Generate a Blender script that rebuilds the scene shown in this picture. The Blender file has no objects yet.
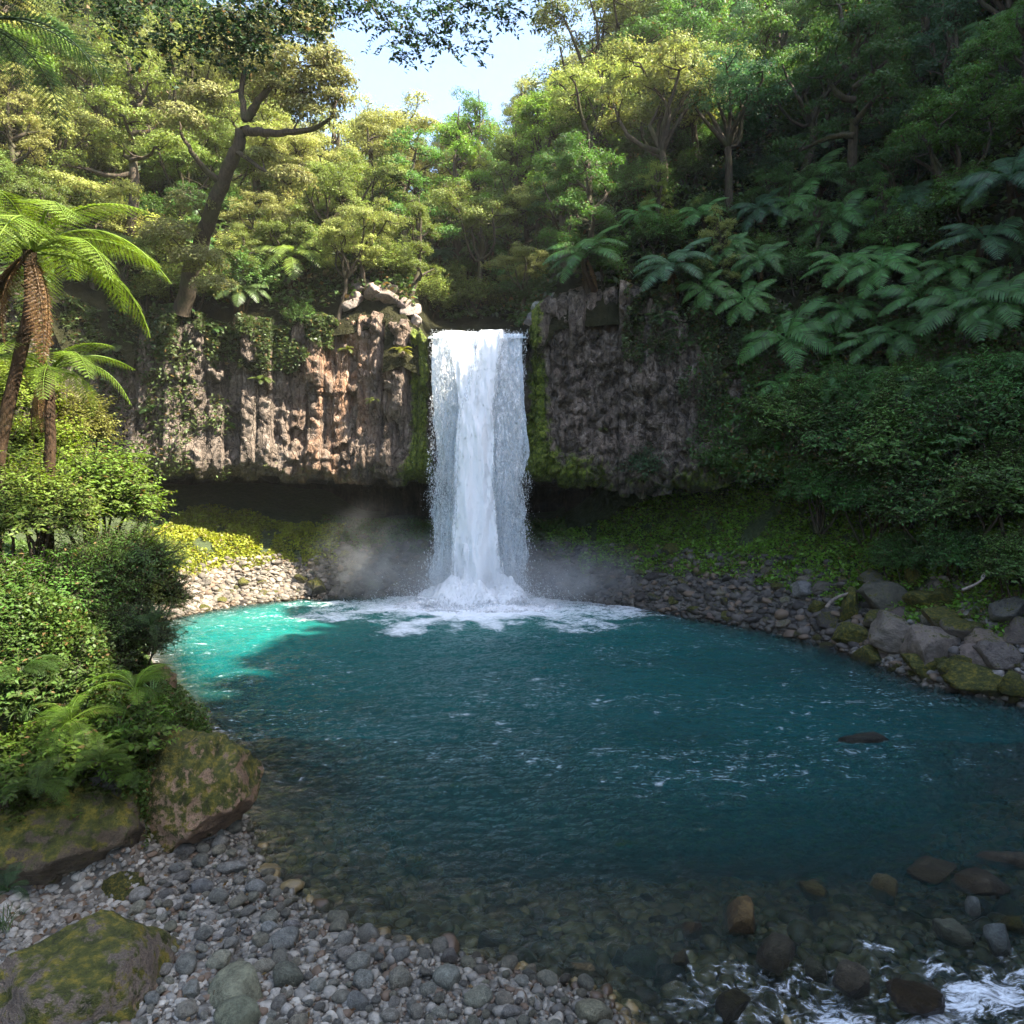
import bpy, math, numpy as np
from mathutils import Matrix, Vector
R = math.radians
F = 730.0; HC = 5.0; PXC = 512.0; PYH = 480.0
rng = np.random.default_rng(7)
scene = bpy.context.scene
HAZE = .00042
COL = scene.collection

def P(px, py, Y):
    return np.array([(px-PXC)/F*Y, Y, HC-(py-PYH)/F*Y])
def pix(p):
    return PXC+p[0]/p[1]*F, PYH-(p[2]-HC)/p[1]*F

# ------------------------------------------------------------------ noise
def _h(i, j, k, s):
    with np.errstate(over='ignore'):
        n = (i.astype(np.uint32)*np.uint32(374761393) + j.astype(np.uint32)*np.uint32(668265263)
             + k.astype(np.uint32)*np.uint32(2147483647) + np.uint32((s*1274126177) & 0xffffffff))
        n = (n ^ (n >> np.uint32(13)))*np.uint32(1274126177)
        n = (n ^ (n >> np.uint32(15)))*np.uint32(2246822519)
        n = n ^ (n >> np.uint32(16))
    return n.astype(np.float64)/4294967295.0
def vn(x, y, z=None, s=0):
    x = np.asarray(x, float); y = np.asarray(y, float)
    z = np.zeros_like(x) if z is None else np.asarray(z, float)
    x, y, z = np.broadcast_arrays(x+1000, y+1000, z+1000)
    i = np.floor(x).astype(np.int64); j = np.floor(y).astype(np.int64); k = np.floor(z).astype(np.int64)
    u = x-i; v = y-j; w = z-k
    u = u*u*(3-2*u); v = v*v*(3-2*v); w = w*w*(3-2*w)
    r = 0
    for a in (0, 1):
        for b in (0, 1):
            for c in (0, 1):
                r = r + _h(i+a, j+b, k+c, s)*(u if a else 1-u)*(v if b else 1-v)*(w if c else 1-w)
    return r*2-1
def fbm(x, y, z=None, o=4, s=0, g=.5):
    r = 0; a = 1; f = 1; t = 0
    for q in range(o):
        r = r + a*vn(np.asarray(x)*f, np.asarray(y)*f, None if z is None else np.asarray(z)*f, s+q*17)
        t += a; a *= g; f *= 2.03
    return r/t
def sstep(a, b, x):
    t = np.clip((x-a)/(b-a), 0, 1); return t*t*(3-2*t)

# ------------------------------------------------------------------ mesh helpers
def mesh(name, v, f, mats=(), smooth=True, fattr=None, vattr=None, mi=None):
    """f: (M,4) quads, degenerate last index -1 = tri"""
    v = np.asarray(v, np.float32); f = np.asarray(f, np.int64)
    me = bpy.data.meshes.new(name)
    if f.shape[1] == 4 and (f[:, 3] < 0).any():
        tri = f[:, 3] < 0
        cnt = np.where(tri, 3, 4)
        flat = f.ravel(); flat = flat[flat >= 0]
    else:
        cnt = np.full(len(f), f.shape[1]); flat = f.ravel()
    st = np.concatenate([[0], np.cumsum(cnt)[:-1]])
    me.vertices.add(len(v)); me.vertices.foreach_set('co', v.ravel())
    me.loops.add(len(flat)); me.loops.foreach_set('vertex_index', flat.astype(np.int32))
    me.polygons.add(len(f)); me.polygons.foreach_set('loop_start', st.astype(np.int32))
    me.polygons.foreach_set('loop_total', cnt.astype(np.int32))
    if smooth: me.polygons.foreach_set('use_smooth', np.ones(len(f), bool))
    for m in mats: me.materials.append(m)
    if mi is not None: me.polygons.foreach_set('material_index', np.asarray(mi, np.int32))
    me.update(calc_edges=True)
    if vattr:
        for k, a in vattr.items():
            at = me.attributes.new(k, 'FLOAT', 'POINT'); at.data.foreach_set('value', np.asarray(a, np.float32))
    return me
def link(name, me, parent=None, loc=(0, 0, 0), rot=(0, 0, 0), sc=(1, 1, 1), color=None, **pr):
    o = bpy.data.objects.new(name, me); COL.objects.link(o)
    o.location = loc; o.rotation_euler = rot
    o.scale = (sc, sc, sc) if np.isscalar(sc) else sc
    if parent is not None: o.parent = parent
    if color is not None: o.color = color
    for k, val in pr.items(): o[k] = val
    return o
def grid_faces(nu, nv):
    i = np.arange(nu-1)[:, None]*nv + np.arange(nv-1)[None]
    i = i.ravel()
    return np.stack([i, i+nv, i+nv+1, i+1], 1)
def norm(a):
    return a/np.maximum(np.linalg.norm(a, axis=-1, keepdims=True), 1e-9)

class MB:
    def __init__(s): s.v = []; s.f = []; s.m = []; s.n = 0
    def add(s, v, f, mi=0):
        v = np.asarray(v, float); f = np.asarray(f, int)
        if f.shape[1] == 3: f = np.concatenate([f, np.full((len(f), 1), -1)], 1)
        s.v.append(v); s.f.append(np.where(f < 0, -1, f+s.n)); s.m.append(np.full(len(f), mi)); s.n += len(v)
    def mesh(s, name, mats, smooth=True):
        return mesh(name, np.concatenate(s.v), np.concatenate(s.f), mats, smooth, mi=np.concatenate(s.m))

def tube(pts, rad, sides=6):
    pts = np.asarray(pts, float); n = len(pts)
    rad = np.broadcast_to(np.asarray(rad, float), (n,))
    t = norm(np.gradient(pts, axis=0))
    ref = np.array([0, 0, 1.]) if abs(t[:, 2]).mean() < .8 else np.array([1., 0, 0])
    a = norm(np.cross(t, ref)); b = np.cross(t, a)
    an = np.linspace(0, 2*np.pi, sides, endpoint=False)
    v = pts[:, None] + rad[:, None, None]*(np.cos(an)[None, :, None]*a[:, None] + np.sin(an)[None, :, None]*b[:, None])
    f = []
    for i in range(n-1):
        for k in range(sides):
            k2 = (k+1) % sides
            f.append((i*sides+k, i*sides+k2, (i+1)*sides+k2, (i+1)*sides+k))
    return v.reshape(-1, 3), np.array(f)
def curve(a, b, n=6, bend=.15, r=None, sag=0):
    r = r or rng
    a = np.asarray(a, float); b = np.asarray(b, float)
    t = np.linspace(0, 1, n)[:, None]; L = np.linalg.norm(b-a)
    o = r.normal(0, 1, 3)*bend*L; o2 = r.normal(0, 1, 3)*bend*L*.5
    p = a+(b-a)*t + o*np.sin(np.pi*t) + o2*np.sin(2*np.pi*t)
    p[:, 2] -= sag*L*np.sin(np.pi*t[:, 0])
    return p
def leafquads(c, nrm, L, W, r, fold=.12, tdir=None):
    n = len(c)
    t = r.normal(0, 1, (n, 3)) if tdir is None else tdir
    nrm = norm(nrm); t = norm(t-nrm*np.sum(t*nrm, 1, keepdims=True))
    s = np.cross(nrm, t)
    L = np.broadcast_to(L, (n,))[:, None]; W = np.broadcast_to(W, (n,))[:, None]
    v = np.stack([c-t*L*.5, c+s*W*.5+nrm*fold*W-t*L*.08, c+t*L*.5-nrm*L*.12, c-s*W*.5+nrm*fold*W-t*L*.08], 1).reshape(-1, 3)
    i = np.arange(n)*4
    return v, np.stack([i, i+1, i+2, i+3], 1)

# ------------------------------------------------------------------ materials
def NM(name):
    m = bpy.data.materials.new(name); m.use_nodes = True
    nt = m.node_tree; nt.nodes.clear()
    return m, nt
class N:
    def __init__(s, nt): s.nt = nt
    def __call__(s, t, ins=None, **kw):
        n = s.nt.nodes.new(t)
        for k, v in kw.items(): setattr(n, k, v)
        for k, v in (ins or {}).items():
            sock = n.inputs[k]
            if isinstance(v, bpy.types.NodeSocket): s.nt.links.new(v, sock)
            else: sock.default_value = v
        return n
    def ramp(s, fac, stops, interp='LINEAR'):
        n = s.nt.nodes.new('ShaderNodeValToRGB'); n.color_ramp.interpolation = interp
        el = n.color_ramp.elements
        while len(el) < len(stops): el.new(.5)
        for e, (p, c) in zip(el, stops):
            e.position = p; e.color = (c, c, c, 1) if np.isscalar(c) else (*c, 1)
        s.nt.links.new(fac, n.inputs[0]); return n.outputs[0]
    def math(s, op, a, b=0., clamp=False):
        n = s.nt.nodes.new('ShaderNodeMath'); n.operation = op; n.use_clamp = clamp
        for i, v in enumerate((a, b)):
            if isinstance(v, bpy.types.NodeSocket): s.nt.links.new(v, n.inputs[i])
            else: n.inputs[i].default_value = v
        return n.outputs[0]
    def mix(s, fac, a, b, mode='MIX'):
        n = s.nt.nodes.new('ShaderNodeMix'); n.data_type = 'RGBA'; n.blend_type = mode
        for i, v in ((0, fac), (6, a), (7, b)):
            if isinstance(v, bpy.types.NodeSocket): s.nt.links.new(v, n.inputs[i])
            else: n.inputs[i].default_value = v if i == 0 else (*v, 1)
        return n.outputs[2]
    def noise(s, vec, scale, detail=3, rough=.5, dist=0):
        n = s('ShaderNodeTexNoise', {'Scale': scale, 'Detail': detail, 'Roughness': rough, 'Distortion': dist})
        s.nt.links.new(vec, n.inputs['Vector']); return n.outputs[0]
    def mapping(s, vec, scale):
        n = s('ShaderNodeMapping', {'Scale': scale}); s.nt.links.new(vec, n.inputs[0]); return n.outputs[0]
    def out(s, surf=None, vol=None):
        o = s.nt.nodes.new('ShaderNodeOutputMaterial')
        if surf is not None: s.nt.links.new(surf, o.inputs[0])
        if vol is not None: s.nt.links.new(vol, o.inputs[1])

def leaf_mat(name, trans=.35, rough=.5, objcolor=True, base=(.08, .12, .03), varh=.035, dry=.0):
    m, nt = NM(name); n = N(nt)
    if objcolor: c = n('ShaderNodeObjectInfo').outputs['Color']
    else:
        rgb = n('ShaderNodeRGB'); rgb.outputs[0].default_value = (*base, 1); c = rgb.outputs[0]
    ge = n('ShaderNodeNewGeometry'); isl = ge.outputs['Random Per Island']
    tc = n('ShaderNodeTexCoord').outputs['Object']
    big = n.noise(tc, 1.1, 2)
    val = n.math('ADD', n.math('MULTIPLY', isl, .75), n.math('MULTIPLY', big, .9))   # 0.45..1.2
    hs = n('ShaderNodeHueSaturation', {'Hue': n.math('ADD', n.math('MULTIPLY', n.math('SUBTRACT', isl, .5), varh), .5),
                                       'Saturation': 1.0, 'Value': val, 'Color': c})
    col = hs.outputs[0]
    if dry > 0:
        w = n('ShaderNodeTexWhiteNoise', {'W': isl}, noise_dimensions='1D').outputs[0]
        col = n.mix(n.math('LESS_THAN', w, dry), col, (.16, .1, .035))
    pb = n('ShaderNodeBsdfPrincipled', {'Base Color': col, 'Roughness': rough, 'Specular IOR Level': .35})
    tcl = n('ShaderNodeHueSaturation', {'Hue': .497, 'Saturation': 1.1, 'Value': 1.5, 'Color': col}).outputs[0]
    tr = n('ShaderNodeBsdfTranslucent', {'Color': tcl})
    mx = n('ShaderNodeMixShader', {0: trans}); nt.links.new(pb.outputs[0], mx.inputs[1]); nt.links.new(tr.outputs[0], mx.inputs[2])
    n.out(mx.outputs[0]); return m
M_leaf = leaf_mat('leaf_green', dry=.02, rough=.6)
M_frond = leaf_mat('frond_green', trans=.4, rough=.45)
M_dead = leaf_mat('dead_frond', trans=.25, objcolor=False, base=(.17, .09, .035), varh=.03)
M_ground_leaf = leaf_mat('ground_leaf', trans=.3, objcolor=True, dry=.06)

def bark_mat(name, c1, c2, sc=(14, 14, 2.5), moss=.4):
    m, nt = NM(name); n = N(nt)
    tc = n('ShaderNodeTexCoord').outputs['Object']
    mp = n.mapping(tc, sc)
    a = n.noise(mp, 1, 5, .65); b = n.noise(tc, 1.3, 3)
    col = n.ramp(a, [(.3, c1), (.7, c2)])
    col = n.mix(n.ramp(b, [(.5, 0.), (.62, moss)]), col, (.045, .06, .015))
    bp = n('ShaderNodeBump', {'Strength': .8, 'Distance': .03, 'Height': a})
    pb = n('ShaderNodeBsdfPrincipled', {'Base Color': col, 'Roughness': .85, 'Normal': bp.outputs[0], 'Specular IOR Level': .2})
    n.out(pb.outputs[0]); return m
M_bark = bark_mat('bark', (.02, .015, .01), (.1, .075, .05))
M_palebark = bark_mat('pale_bark', (.12, .09, .07), (.3, .25, .2), moss=.2)
M_fern_trunk = bark_mat('fern_trunk', (.012, .008, .005), (.07, .04, .02), (25, 25, 9), .15)

def rock_nodes(n, nt, vec, c_dark, c_mid, c_light, scale=1.):
    a = n.noise(vec, 2.2*scale, 6, .62, .3); b = n.noise(vec, 9*scale, 4, .7)
    g = n.noise(vec, 60*scale, 3, .6)
    s = n.math('ADD', n.math('MULTIPLY', a, .6), n.math('MULTIPLY', b, .4))
    col = n.ramp(s, [(.36, c_dark), (.5, c_mid), (.62, c_light)])
    col = n.mix(.6, col, n.ramp(g, [(.3, .15), (.7, .95)]), 'OVERLAY')
    return col, a, b, g

def stone_mat(name, mossy=True, pebble=False):
    """object colour = stone tint, object alpha = how much moss it carries"""
    m, nt = NM(name); n = N(nt)
    oi = n('ShaderNodeObjectInfo'); tc = n('ShaderNodeTexCoord').outputs['Object']
    off = n('ShaderNodeVectorMath', {0: tc, 1: n('ShaderNodeCombineXYZ', {0: n.math('MULTIPLY', oi.outputs['Random'], 40.)}).outputs[0]}, operation='ADD').outputs[0]
    col, a, b, g = rock_nodes(n, nt, off, (.35,)*3, (.75,)*3, (1.15,)*3)
    col = n.mix(1., col, oi.outputs['Color'], 'MULTIPLY')
    ge = n('ShaderNodeNewGeometry')
    if pebble:
        w = n('ShaderNodeTexWhiteNoise', {'W': ge.outputs['Random Per Island']}, noise_dimensions='1D')
        hs = n('ShaderNodeHueSaturation', {'Hue': .5, 'Saturation': 1., 'Value': n.math('ADD', n.math('MULTIPLY', w.outputs[0], .95), .5), 'Color': col})
        col = n.mix(n.math('GREATER_THAN', ge.outputs['Random Per Island'], .86), hs.outputs[0], (.15, .105, .07))
    nz = n('ShaderNodeSeparateXYZ', {0: ge.outputs['Normal']}).outputs[2]
    pz = n('ShaderNodeSeparateXYZ', {0: ge.outputs['Position']}).outputs[2]
    if mossy:
        mm = n.math('ADD', n.math('MULTIPLY', nz, .2), n.math('ADD', n.math('MULTIPLY', a, 1.1), n.math('MULTIPLY', b, .9)))
        mm = n.math('SUBTRACT', mm, .38)
        mm = n.math('ADD', mm, n.math('SUBTRACT', oi.outputs['Alpha'], 1.))
        mf = n.ramp(mm, [(.30, 0.), (.42, 1.)])
        mc = n.ramp(n.noise(off, 7, 6, .7), [(.32, (.018, .02, .005)), (.5, (.065, .07, .01)), (.66, (.21, .16, .02))])
        col = n.mix(mf, col, mc)
    # damp dark waterline
    wet = n.ramp(n.math('ADD', pz, n.math('MULTIPLY', b, .12)), [(.1, 1.), (.3, 0.)])
    col = n.mix(wet, col, n.mix(1., col, (.45, .42, .36), 'MULTIPLY'))
    h = n.math('ADD', n.math('MULTIPLY', b, .5), n.math('MULTIPLY', g, .12))
    bp = n('ShaderNodeBump', {'Strength': .5 if pebble else .9, 'Distance': .03 if pebble else .16, 'Height': h})
    pb = n('ShaderNodeBsdfPrincipled', {'Base Color': col, 'Roughness': n.math('SUBTRACT', .8, n.math('MULTIPLY', wet, .5)), 'Normal': bp.outputs[0], 'Specular IOR Level': .4})
    n.out(pb.outputs[0]); return m
M_stone = stone_mat('mossy_stone'); M_pebble = stone_mat('river_pebble', False, False); M_pebbles = stone_mat('small_pebbles', False, True)

def cliff_mat():
    m, nt = NM('basalt_cliff'); n = N(nt)
    tc = n('ShaderNodeTexCoord').outputs['Object']
    vm = n.mapping(tc, (1, 1, .22))
    st = n.noise(vm, 3.2, 6, .65, .4); fine = n.noise(tc, 7, 5, .7); gr = n.noise(tc, 35, 3, .6)
    s = n.math('ADD', n.math('MULTIPLY', st, .6), n.math('MULTIPLY', fine, .4))
    col = n.ramp(s, [(.35, (.032, .025, .019)), (.47, (.105, .08, .06)), (.57, (.21, .163, .125)), (.68, (.4, .34, .28))])
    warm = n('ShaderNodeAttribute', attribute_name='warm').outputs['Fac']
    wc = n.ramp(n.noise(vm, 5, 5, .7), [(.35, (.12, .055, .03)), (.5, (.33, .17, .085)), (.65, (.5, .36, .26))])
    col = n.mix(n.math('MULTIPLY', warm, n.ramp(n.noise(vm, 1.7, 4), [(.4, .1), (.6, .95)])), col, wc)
    moss = n('ShaderNodeAttribute', attribute_name='moss').outputs['Fac']
    mf = n.ramp(n.math('ADD', moss, n.math('SUBTRACT', n.noise(tc, 3.5, 5, .65), .5)), [(.45, 0.), (.62, 1.)])
    mc = n.ramp(n.noise(tc, 8, 5, .7), [(.32, (.03, .045, .007)), (.5, (.11, .15, .015)), (.68, (.24, .27, .025))])
    col = n.mix(mf, col, mc)
    col = n.mix(.3, col, n.ramp(gr, [(.3, .3), (.7, .8)]), 'OVERLAY')
    vc = n('ShaderNodeTexVoronoi', {'Scale': 1., 'Vector': n('ShaderNodeVectorMath', {0: n.mapping(tc, (3.0, 3.0, .6)), 1: n('ShaderNodeVectorMath', {0: n('ShaderNodeTexNoise', {'Vector': tc, 'Scale': 3.}).outputs[1], 1: (.5, .5, .5)}, operation='MULTIPLY').outputs[0]}, operation='ADD').outputs[0]}, feature='DISTANCE_TO_EDGE')
    crack = n.ramp(vc.outputs[0], [(0., 0.), (.07, 1.)])
    col = n.mix(crack, n.mix(1., col, (.6, .58, .56), 'MULTIPLY'), col)
    h = n.math('ADD', n.math('ADD', n.math('MULTIPLY', st, .5), n.math('MULTIPLY', crack, .3)), n.math('ADD', n.math('MULTIPLY', fine, .5), n.math('MULTIPLY', gr, .12)))
    bp = n('ShaderNodeBump', {'Strength': 1., 'Distance': .3, 'Height': h})
    wet = n('ShaderNodeAttribute', attribute_name='wet').outputs['Fac']  # wet: cave shade painted into the undercut rock, damp rock behind the fall
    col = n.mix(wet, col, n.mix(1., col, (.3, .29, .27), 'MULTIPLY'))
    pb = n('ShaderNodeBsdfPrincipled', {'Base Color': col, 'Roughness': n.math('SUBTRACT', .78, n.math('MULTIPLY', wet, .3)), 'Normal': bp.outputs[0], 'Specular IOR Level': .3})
    n.out(pb.outputs[0]); return m
M_cliff = cliff_mat()

def ground_mat():
    m, nt = NM('bank_ground'); n = N(nt)
    tc = n('ShaderNodeTexCoord').outputs['Object']
    a = n.noise(tc, 1.2, 5, .6); b = n.noise(tc, 7, 5, .7)
    v = n('ShaderNodeTexVoronoi', {'Scale': 5., 'Vector': tc}); v2 = n('ShaderNodeTexVoronoi', {'Scale': 14., 'Vector': tc})
    stone = n.ramp(v.outputs['Color'], [(0., (.03, .027, .02)), (1., (.16, .14, .11))])
    s2 = n.ramp(v2.outputs['Color'], [(0., (.03, .028, .022)), (1., (.17, .15, .12))])
    stone = n.mix(.5, stone, s2)
    green = n('ShaderNodeAttribute', attribute_name='green').outputs['Fac']
    gc = n.ramp(b, [(.3, (.01, .016, .004)), (.6, (.035, .052, .01)), (.8, (.065, .08, .018))])
    f = n.ramp(n.math('ADD', green, n.math('MULTIPLY', n.math('SUBTRACT', a, .5), .8)), [(.42, 0.), (.58, 1.)])
    col = n.mix(f, stone, gc)
    h = n.math('SUBTRACT', n.math('MULTIPLY', b, .4), n.math('ADD', n.math('MULTIPLY', v.outputs['Distance'], .8), n.math('MULTIPLY', v2.outputs['Distance'], .3)))
    bp = n('ShaderNodeBump', {'Strength': .9, 'Distance': .12, 'Height': h})
    pb = n('ShaderNodeBsdfPrincipled', {'Base Color': col, 'Roughness': .8, 'Normal': bp.outputs[0]})
    n.out(pb.outputs[0]); return m
M_ground = ground_mat()
def hill_mat():
    m, nt = NM('forest_floor'); n = N(nt)
    tc = n('ShaderNodeTexCoord').outputs['Object']
    a = n.noise(tc, 1.5, 6, .7)
    col = n.ramp(a, [(.3, (.008, .009, .004)), (.55, (.025, .024, .01)), (.75, (.045, .04, .02))])
    bp = n('ShaderNodeBump', {'Strength': 1., 'Distance': .4, 'Height': a})
    pb = n('ShaderNodeBsdfPrincipled', {'Base Color': col, 'Roughness': .95, 'Normal': bp.outputs[0], 'Specular IOR Level': .1})
    n.out(pb.outputs[0]); return m
M_hill = hill_mat()

def water_mat():
    m, nt = NM('pool_water'); n = N(nt)
    tc = n('ShaderNodeTexCoord').outputs['Object']
    dep = n('ShaderNodeAttribute', attribute_name='murk').outputs['Fac']
    aer_sun = n('ShaderNodeAttribute', attribute_name='aeration_sun').outputs['Fac']
    foam = n('ShaderNodeAttribute', attribute_name='foam').outputs['Fac']
    big = n.noise(tc, .35, 3)
    body = n.ramp(aer_sun, [(0., (.0008, .028, .026)), (.5, (.002, .085, .08)), (1., (.02, .18, .14))])
    body = n.mix(n.ramp(big, [(.4, 0.), (.65, .35)]), body, (.004, .06, .06))
    mp = n.mapping(tc, (1, 1.8, 1))
    w1 = n.noise(mp, 3.2, 4, .6, .6); w2 = n.noise(mp, 9, 5, .7, .3)
    h = n.math('ADD', n.math('MULTIPLY', w1, .7), n.math('MULTIPLY', w2, .4))
    bp = n('ShaderNodeBump', {'Strength': .75, 'Distance': .4, 'Height': h})
    diff = n('ShaderNodeBsdfDiffuse', {'Color': body})
    tr = n('ShaderNodeBsdfTransparent', {'Color': (.8, .9, .84, 1)})
    m1 = n('ShaderNodeMixShader', {0: dep, 1: tr.outputs[0], 2: diff.outputs[0]})
    gl = n('ShaderNodeBsdfGlossy', {'Color': (1, 1, 1, 1), 'Roughness': .035, 'Normal': bp.outputs[0]})
    fr = n('ShaderNodeFresnel', {'IOR': 1.33, 'Normal': bp.outputs[0]})
    m2 = n('ShaderNodeMixShader', {0: fr.outputs[0], 1: m1.outputs[0], 2: gl.outputs[0]})
    # foam lace
    fx = n.mapping(tc, (1, 2.3, 1))
    fa = n.noise(fx, 2.2, 7, .72, 1.2); fb = n.noise(fx, 7.5, 5, .7, .5)
    rp = n('ShaderNodeAttribute', attribute_name='rapid').outputs['Fac']
    rm = n('ShaderNodeMapping', {'Rotation': (0, 0, .75), 'Scale': (3.2, 6.5, 1)}); nt.links.new(tc, rm.inputs[0])
    fc = n.noise(rm.outputs[0], 1.1, 8, .78, 1.6)
    fn = n.math('ADD', n.math('MULTIPLY', fa, .6), n.math('MULTIPLY', fb, .4))
    fn = n.math('ADD', n.math('MULTIPLY', fn, n.math('SUBTRACT', 1., n.math('MULTIPLY', rp, .75))), n.math('MULTIPLY', fc, n.math('MULTIPLY', rp, .75)))
    fn = n.math('ADD', n.math('MULTIPLY', n.math('SUBTRACT', fn, .5), n.math('ADD', 1.35, n.math('MULTIPLY', rp, 1.2))), .5)
    ff = n.ramp(n.math('ADD', fn, n.math('SUBTRACT', foam, .5)), [(.54, 0.), (.7, .55), (.95, 1.)])
    fo = n('ShaderNodeBsdfDiffuse', {'Color': (.82, .86, .88, 1)})
    m3 = n('ShaderNodeMixShader', {0: ff, 1: m2.outputs[0], 2: fo.outputs[0]})
    n.out(m3.outputs[0]); return m
M_water = water_mat()

def fall_mat(name, dens, sc, lo, hi, seed=0., detail=5, col=(.96, .97, .98)):
    """white falling water, streaked, opaque only where the sheet has not broken up"""
    m, nt = NM(name); n = N(nt)
    tc = n('ShaderNodeTexCoord').outputs['Object']
    mp = n.mapping(n('ShaderNodeVectorMath', {0: tc, 1: (seed, seed, seed)}, operation='ADD').outputs[0], sc)
    a = n.noise(mp, 1., detail, .7, .3)
    mp2 = n.mapping(tc, (13, 13, 7.)); b = n.noise(mp2, 1., 4, .8)
    at = n('ShaderNodeAttribute', attribute_name='body').outputs['Fac']
    s = n.math('ADD', n.math('ADD', n.math('MULTIPLY', a, .55), n.math('MULTIPLY', b, .45)), n.math('MULTIPLY', n.math('SUBTRACT', at, .5), dens))
    al = n.ramp(s, [(lo, 0.), (hi, 1.)])
    d = n('ShaderNodeBsdfDiffuse', {'Color': (*col, 1)})
    t = n('ShaderNodeBsdfTranslucent', {'Color': (.84, .89, .93, 1)})
    m0 = n('ShaderNodeMixShader', {0: .15, 1: d.outputs[0], 2: t.outputs[0]})
    tr = n('ShaderNodeBsdfTransparent')
    mx = n('ShaderNodeMixShader', {0: al, 1: tr.outputs[0], 2: m0.outputs[0]})
    n.out(mx.outputs[0]); return m
M_fall_back = fall_mat('falling_water_sheet', 1.0, (6, 6, .8), .26, .52, col=(.62, .69, .74))
M_fall_mid = fall_mat('falling_water_veil', 1.0, (10, 10, 2.4), .47, .56, 3.7)
M_fall_jet = fall_mat('falling_water_jet', 1.3, (6, 6, .9), .4, .62, 9.1)
m, nt = NM('water_drop'); n = N(nt)
d = n('ShaderNodeBsdfDiffuse', {'Color': (.97, .98, .98, 1)}); t = n('ShaderNodeBsdfTranslucent', {'Color': (.85, .9, .93, 1)})
mx = n('ShaderNodeMixShader', {0: .4, 1: d.outputs[0], 2: t.outputs[0]}); n.out(mx.outputs[0]); M_drop = m

# ------------------------------------------------------------------ terrain functions
POOL = np.array([(1.9, 3), (1.12, 6.5), (.85, 7.15), (-.1, 7.5), (-1.2, 7.9), (-2.1, 8.3), (-3.15, 9.3), (-3.8, 10.6), (-4.9, 12.4), (-6.6, 15), (-8.8, 18.5),
                 (-11.0, 22), (-12.3, 24.3), (-12.2, 26.5), (-11.1, 29), (-8.9, 30.6), (-6, 31.2), (-3, 31.6), (1, 31.2), (3.5, 29.6), (5, 28.6),
                 (6.8, 26.2), (8.5, 24), (9.5, 21.8), (9.9, 19.5), (10.2, 17.6), (11.4, 16), (11.5, 13.5), (9, 10.5), (7.6, 8.5), (6.8, 6), (6, 3)], float)
LIP = np.array([(-14, -14), (-16.5, 0), (-19, 12), (-19, 20), (-17.9, 26), (-15.4, 29.2), (-11.8, 30.7), (-8.8, 31.2), (-6, 31.2), (-4.6, 30.7), (-3.55, 30.7), (-3.3, 31.1),
                (.35, 31.1), (.55, 30.4), (1.6, 29.7), (3.6, 29.6), (6, 29.2), (7.6, 28.7), (9.4, 27.2), (11.6, 25), (13.6, 21.5), (14.8, 18), (16, 13), (15, 3), (13, -14)], float)
SHIFT = np.array([2, 2, 1, .8, .6, .4, .3, .3, .3, .3, .3, .3, .3, .3, .3, .5, .7, 1.2, 2.4, 3.2, 3.2, 3.2, 3, 3, 3.])
ZTOP = np.array([12, 12, 12, 12, 12, 12, 11.9, 12.1, 12.4, 12.0, 11.35, 11.0, 11.0, 11.6, 12.5, 12.9, 12.5, 12, 12, 12, 12, 12, 12, 12, 12.])
ZLIP = np.array([4, 4, 4.5, 4.8, 5.0, 5.1, 5.05, 5., 5, 5, 4.9, 4.9, 4.9, 4.9, 4.8, 4.6, 4.5, 4.6, 5, 5, 4.5, 4, 4, 4, 4.])

def resample(pl, cols, step):
    d = np.concatenate([[0], np.cumsum(np.linalg.norm(np.diff(pl, axis=0), axis=1))])
    s = np.arange(0, d[-1], step)
    return s, np.stack([np.interp(s, d, pl[:, k]) for k in (0, 1)], 1), [np.interp(s, d, c) for c in cols]
def smooth1(a, k):
    ker = np.hanning(k+2)[1:-1]; ker /= ker.sum()
    p = np.pad(a, ((k//2, k//2),)+((0, 0),)*(a.ndim-1), mode='edge')
    if a.ndim == 1: return np.convolve(p, ker, 'valid')[:len(a)]
    return np.stack([np.convolve(p[:, j], ker, 'valid')[:len(a)] for j in range(a.shape[1])], 1)
CS, CP, (CSH, CZT, CZL) = resample(LIP, (SHIFT, ZTOP, ZLIP), .07)
CPs = smooth1(CP, 7)
tg = norm(np.gradient(smooth1(CP, 25), axis=0)); CN = np.stack([tg[:, 1], -tg[:, 0]], 1)   # towards the pool
CTOP = smooth1(CP - CN*CSH[:, None], 9)
TOPC = CTOP[::12]; ZTC = CZT[::12]; LIPC = CP[::12]; ZLC = CZL[::12]

def segdist(x, y, pl, closed=False, vals=None):
    x = np.asarray(x, float); y = np.asarray(y, float)
    best = np.full(x.shape, 1e9); bv = np.zeros(x.shape)
    n = len(pl)
    for i in range(n if closed else n-1):
        a = pl[i]; b = pl[(i+1) % n]; ab = b-a; L = ab@ab+1e-12
        t = np.clip(((x-a[0])*ab[0]+(y-a[1])*ab[1])/L, 0, 1)
        d = (x-a[0]-t*ab[0])**2+(y-a[1]-t*ab[1])**2
        k = d < best; best = np.where(k, d, best)
        if vals is not None: bv = np.where(k, vals[i]*(1-t)+vals[(i+1) % n]*t, bv)
    return np.sqrt(best), bv
def inside(x, y, pl):
    c = np.zeros(np.shape(x), bool); n = len(pl)
    for i in range(n):
        x1, y1 = pl[i]; x2, y2 = pl[(i+1) % n]
        if y1 == y2: continue
        c ^= ((y1 > y) != (y2 > y)) & (x < (x2-x1)*(y-y1)/(y2-y1)+x1)
    return c
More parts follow.
